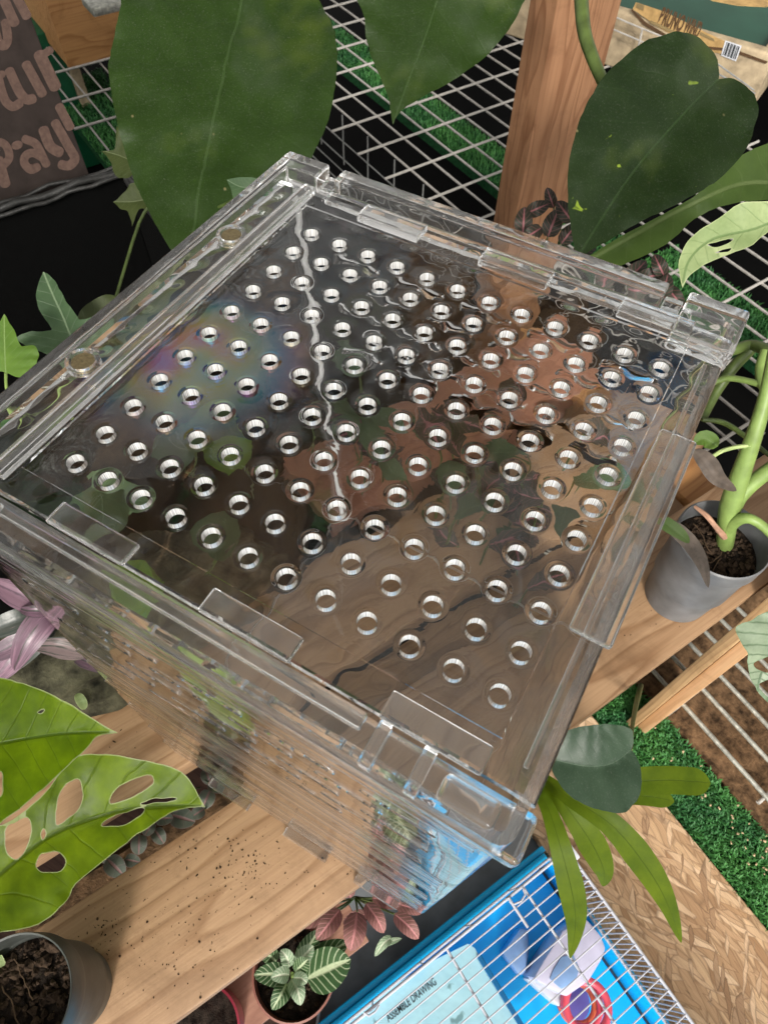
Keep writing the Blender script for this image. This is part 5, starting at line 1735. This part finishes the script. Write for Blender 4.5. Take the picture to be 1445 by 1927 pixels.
# orchid with strap leaves in front
oc = thing('strap_leaf_plant', 'plant with long arching strap leaves hanging below the front corner of the box', 'plant', atd(1010, 1500, 0.36))
def strap(t):
    return max(0.03, (0.30 + 0.70 * min(1, t * 1.9)) * (1 - max(0, (t - 0.50) / 0.50) ** 1.9 * 0.97))
blade_px('strap_leaf', [(1000, 1478, .36), (1030, 1520, .345), (1056, 1600, .335), (1078, 1690, .34), (1082, 1745, .35), (1072, 1803, .36)], 25, MT['strap'], oc, 0.18, prof=strap, n=8)
blade_px('strap_leaf', [(1010, 1465, .37), (1050, 1500, .355), (1090, 1552, .35), (1120, 1600, .355), (1136, 1640, .365), (1134, 1668, .375)], 27, MT['strap'], oc, 0.18, prof=strap, n=8)
blade_px('strap_leaf', [(1010, 1455, .37), (1070, 1500, .35), (1150, 1552, .34), (1215, 1630, .345), (1255, 1700, .355), (1281, 1774, .37)], 27, MT['strap'], oc, 0.18, prof=strap, n=8)
blade_px('strap_leaf', [(1120, 1480, .39), (1180, 1472, .385), (1250, 1468, .385), (1300, 1470, .39), (1336, 1473, .395)], 25, MT['strap'], oc, 0.12, prof=lambda t: max(0.05, 1 - max(0, (t - 0.75) / 0.25) ** 2.2), n=8)
blade_px('strap_leaf', [(1120, 1500, .40), (1180, 1496, .395), (1230, 1500, .395), (1268, 1508, .40)], 17, MT['strap'], oc, 0.12, prof=lambda t: max(0.05, 1 - max(0, (t - 0.7) / 0.3) ** 2.2), n=8)
leaf_px('broad_leaf', [(1040, 1405), (1060, 1375), (1100, 1364), (1150, 1362), (1182, 1372), (1190, 1395), (1187, 1412, 1), (1198, 1432), (1201, 1462), (1192, 1498), (1172, 1522), (1150, 1526), (1110, 1517), (1070, 1497), (1045, 1465), (1035, 1430)],
        [(1186, 1412), (1150, 1438), (1100, 1442), (1040, 1430)], 0.345, MT['orchid'], oc, (0.02, -0.06), 0.3, 0.03, 0.02)
tube_px('stem', [(1000, 1470, .365, 7), (1010, 1455, .385, 8), (1030, 1440, .42, 8), (1050, 1440, .48, 7)], MT['stem'], oc)
tube_px('stem', [(1186, 1412, .355, 4), (1190, 1360, .39, 4), (1200, 1310, .44, 5), (1205, 1290, .48, 5)], MT['stem_dark'], oc)

# =================================================================== RIGHT: METAL BARS OVER THE FIBREBOARD
sr = thing('metal_bar_rack', 'rack of weathered grey metal bars lying over the brown board at the right', 'rack', ab(0.33, 0.3, -0.29))
mb = line_mesh(0.75, 0.0023, MT['steel'], 'metal_bar', 8)
for a in (0.2655, 0.2940, 0.3200, 0.3440, 0.3690, 0.3950):
    bar(mb, 'bar', sr, ab(a, 0.355, -0.252), B_DIR)
mc = line_mesh(0.20, 0.0020, MT['wire'], 'cross_rod', 8)
for b in (0.205, 0.311, 0.42):
    bar(mc, 'cross_rod', sr, ab(0.357, b, -0.2563), A_DIR)
ml = line_mesh(0.036, 0.0022, MT['steel'], 'foot_rod', 8)
for a in (0.2655, 0.395):
    for b in (0.205, 0.42):
        bar(ml, 'foot', sr, ab(a, b, -0.2735), Vector((0, 0, 1)))

# =================================================================== THE CAGE
CA0, CA1, CB0, CB1 = -0.42, 0.0625, 0.2385, 0.62
CZ = -0.192
cage = thing('wire_cage', 'white wire pet cage with a bright blue plastic base', 'cage', ab(-0.15, 0.4, GZ))
tray_z = -0.262
abbox('base_floor', CA0 + 0.004, CA1 - 0.004, CB0 + 0.002, CB1 - 0.004, GZ + 0.0015, GZ + 0.006, MT['blue'], cage, 0.0005)
abbox('base_wall', CA0, CA1, CB0 - 0.006, CB0, GZ + 0.0012, tray_z, MT['blue'], cage, 0.0012, 2)
abbox('base_wall', CA0, CA1, CB1, CB1 + 0.005, GZ + 0.0012, tray_z, MT['blue'], cage, 0.0012, 2)
abbox('base_wall', CA1 - 0.001, CA1 + 0.004, CB0 + 0.0004, CB1 - 0.0004, GZ + 0.0012, tray_z, MT['blue'], cage, 0.0012, 2)
abbox('base_wall', CA0 - 0.004, CA0 + 0.001, CB0 + 0.0004, CB1 - 0.0004, GZ + 0.0012, tray_z, MT['blue'], cage, 0.0012, 2)
abbox('base_lip', CA0, CA1 + 0.004, CB0 - 0.0115, CB0 - 0.0062, tray_z - 0.014, tray_z - 0.006, MT['blue'], cage, 0.001, 2)
RW = 0.00060
def frame_bar(p, q, r, name='frame'):
    return tube(name, [p, q], r, MT['cage_wire'], cage, 8)
for z, r in ((CZ, 0.0013), (tray_z + 0.004, 0.0013)):
    frame_bar(ab(CA0, CB0, z), ab(CA1, CB0, z), r)
    frame_bar(ab(CA0, CB1, z), ab(CA1, CB1, z), r)
    frame_bar(ab(CA1, CB0, z), ab(CA1, CB1, z), r)
    frame_bar(ab(CA0, CB0, z), ab(CA0, CB1, z), r)
abbox('corner_clip', CA1 - 0.007, CA1 + 0.005, CB0 - 0.004, CB0 + 0.010, CZ - 0.004, CZ + 0.0025, MT['white_pl'], cage, 0.001, 2)
tw = line_mesh(CA1 - CA0, RW, MT['cage_wire'], 'top_wire')
vw = line_mesh(CZ - tray_z - 0.004, RW, MT['cage_wire'], 'side_wire')
n_top = 44
for k in range(1, n_top):
    b = CB0 + (CB1 - CB0) * k / n_top
    bar(tw, 'wire', cage, ab((CA0 + CA1) / 2, b, CZ + 0.001), A_DIR)
    bar(vw, 'wire', cage, ab(CA1, b - (CB1 - CB0) / n_top / 2, (CZ + tray_z + 0.004) / 2), Vector((0, 0, 1)))
    bar(vw, 'wire', cage, ab(CA1, b, (CZ + tray_z + 0.004) / 2), Vector((0, 0, 1)))
for k in range(1, 50):
    a = CA1 - 0.0095 * k
    if a < -0.30:
        break
    if k % 5 == 0:
        bar(vw, 'wire', cage, ab(a, CB0, (CZ + tray_z + 0.004) / 2), Vector((0, 0, 1)))
xw = line_mesh(CB1 - CB0, 0.0011, MT['cage_wire'], 'cross_wire')
for u, v in ((990, 1678), (846, 1795)):
    a, _ = toab(at(u, v, CZ))
    bar(xw, 'cross_wire', cage, ab(a, (CB0 + CB1) / 2, CZ - 0.001), B_DIR)
a, _ = toab(at(962, 1700, CZ))
frame_bar(ab(a, CB0, CZ + 0.0025), ab(a, CB0 + 0.024, CZ + 0.0025), 0.0012, 'door_hinge')
loop = [at(u, v, CZ + 0.003) for u, v in ((958, 1696), (966, 1702), (980, 1696), (988, 1684), (984, 1674))]
tube('door_latch', loop, 0.0008, MT['cage_wire'], cage, 6)
loop = [at(u, v, CZ + 0.003) for u, v in ((684, 1905), (694, 1912), (706, 1904), (714, 1892))]
tube('door_latch', loop, 0.0008, MT['cage_wire'], cage, 6)

# inside the cage
SZ = -0.270
def prism_px(name, poly, z0, z1, mat, parent, bev=0.0):
    P = [at(u, v, z1) for u, v in poly]
    n = len(P)
    c = sum(P, Vector()) / n
    bm = bmesh.new()
    top = [bm.verts.new(p - Vector((c.x, c.y, z0))) for p in P]
    f = bm.faces.new(top)
    r = bmesh.ops.extrude_face_region(bm, geom=[f])
    bmesh.ops.translate(bm, vec=(0, 0, z0 - z1), verts=[v for v in r['geom'] if isinstance(v, bmesh.types.BMVert)])
    bmesh.ops.recalc_face_normals(bm, faces=bm.faces)
    if bev:
        bmesh.ops.bevel(bm, geom=list(bm.edges), offset=bev, segments=2, profile=0.5, affect='EDGES', clamp_overlap=True)
    return bm_mesh(name, bm, mat, parent, (c.x, c.y, z0), 0, 35)
ins = thing('instruction_sheet', 'pale cyan printed assembly sheet in a glossy sleeve inside the cage', 'leaflet', at(820, 1880, SZ))
prism_px('page', [(600, 1975), (660, 1912), (720, 1870), (800, 1815), (880, 1776), (893, 1784), (990, 1945), (1010, 1990)], SZ - 0.004, SZ, MT['sheet'], ins)
text_mesh('lettering', 'ASSEMBLE DRAWING', at(731, 1924, SZ + 0.0004), at(822, 1852, SZ + 0.0004), 0.0058, Vector((0, 0, 1)), MT['ink'], ins, 0.004)
abbox('sleeve_edge', *(lambda a: (a - 0.002, a + 0.002))(toab(at(935, 1855, -0.266))[0]), 0.262, 0.36, -0.2695, -0.264, MT['blue_dim'], ins, 0.0005)
hz0, hz1 = GZ + 0.0065, -0.245
hs_ = thing('plastic_hide', 'lilac white plastic hide with a blue window inside the cage', 'pet house', at(1060, 1790, GZ + 0.006))
prism_px('shell', [(1058, 1752), (1084, 1734), (1102, 1728), (1130, 1760), (1140, 1785), (1132, 1806), (1108, 1846), (1066, 1876), (1012, 1848), (1004, 1840), (1022, 1808)], hz0, hz1, MT['lilac'], hs_, 0.004)
prism_px('window', [(1056, 1800), (1078, 1796), (1090, 1822), (1084, 1845), (1056, 1862), (1034, 1842), (1040, 1826)], hz1 - 0.002, hz1 + 0.0012, MT['window_blue'], hs_, 0.0006)
prism_px('tube_arch', [(944, 1792), (955, 1778), (978, 1745), (994, 1748), (996, 1790), (990, 1830), (978, 1838), (958, 1812)], hz0, hz0 + 0.02, MT['window_blue'], hs_, 0.003)
prism_px('skirt', [(990, 1842), (1004, 1838), (1068, 1880), (1052, 1896)], hz0, hz0 + 0.024, MT['white_pl'], hs_, 0.002)
wc = at(1104, 1893, -0.25)
wh = thing('exercise_wheel', 'small pink and orange plastic ring toy lying in the cage', 'pet toy', (wc.x, wc.y, GZ + 0.006))
rw = (at(1146, 1893, -0.25) - wc).length
def torus(name, c, R, r, mat, parent, sx=1.0, tilt=0.0):
    P = []
    for k in range(41):
        w = 2 * math.pi * k / 40
        P.append(Vector(c) + Vector((R * math.cos(w), R * math.sin(w) * sx, tilt * math.sin(w) * R)))
    return tube(name, P, r, mat, parent, 10)
torus('ring', wc, rw * 0.95, rw * 0.17, MT['pink'], wh)
torus('ring', wc - Vector((0, 0, 0.016)), rw * 0.84, rw * 0.15, MT['pink'], wh)
torus('ring', wc - Vector((0, 0, 0.030)), rw * 0.80, rw * 0.16, MT['orange_pl'], wh)
lathe('disc', [(rw * 0.80, -0.043), (rw * 0.80, -0.040)], (wc.x, wc.y, -0.2555 + 0.0), MT['violet'], wh, 32)
for k in range(7):
    w = 2 * math.pi * k / 7 + .2
    p = wc + Vector((math.cos(w), math.sin(w), 0)) * rw * 0.88
    tube('spoke', [p, p + Vector((0, 0, -0.030))], rw * 0.06, MT['pink'], wh, 6)

# flat faces stay optically flat: normals weighted by face area on every bevelled clear piece
def weigh(o):
    w = o.modifiers.new('weighted', 'WEIGHTED_NORMAL')
    w.keep_sharp = True
    w.weight = 70
    for c in o.children:
        weigh(c)
for o in acr.children:
    weigh(o)
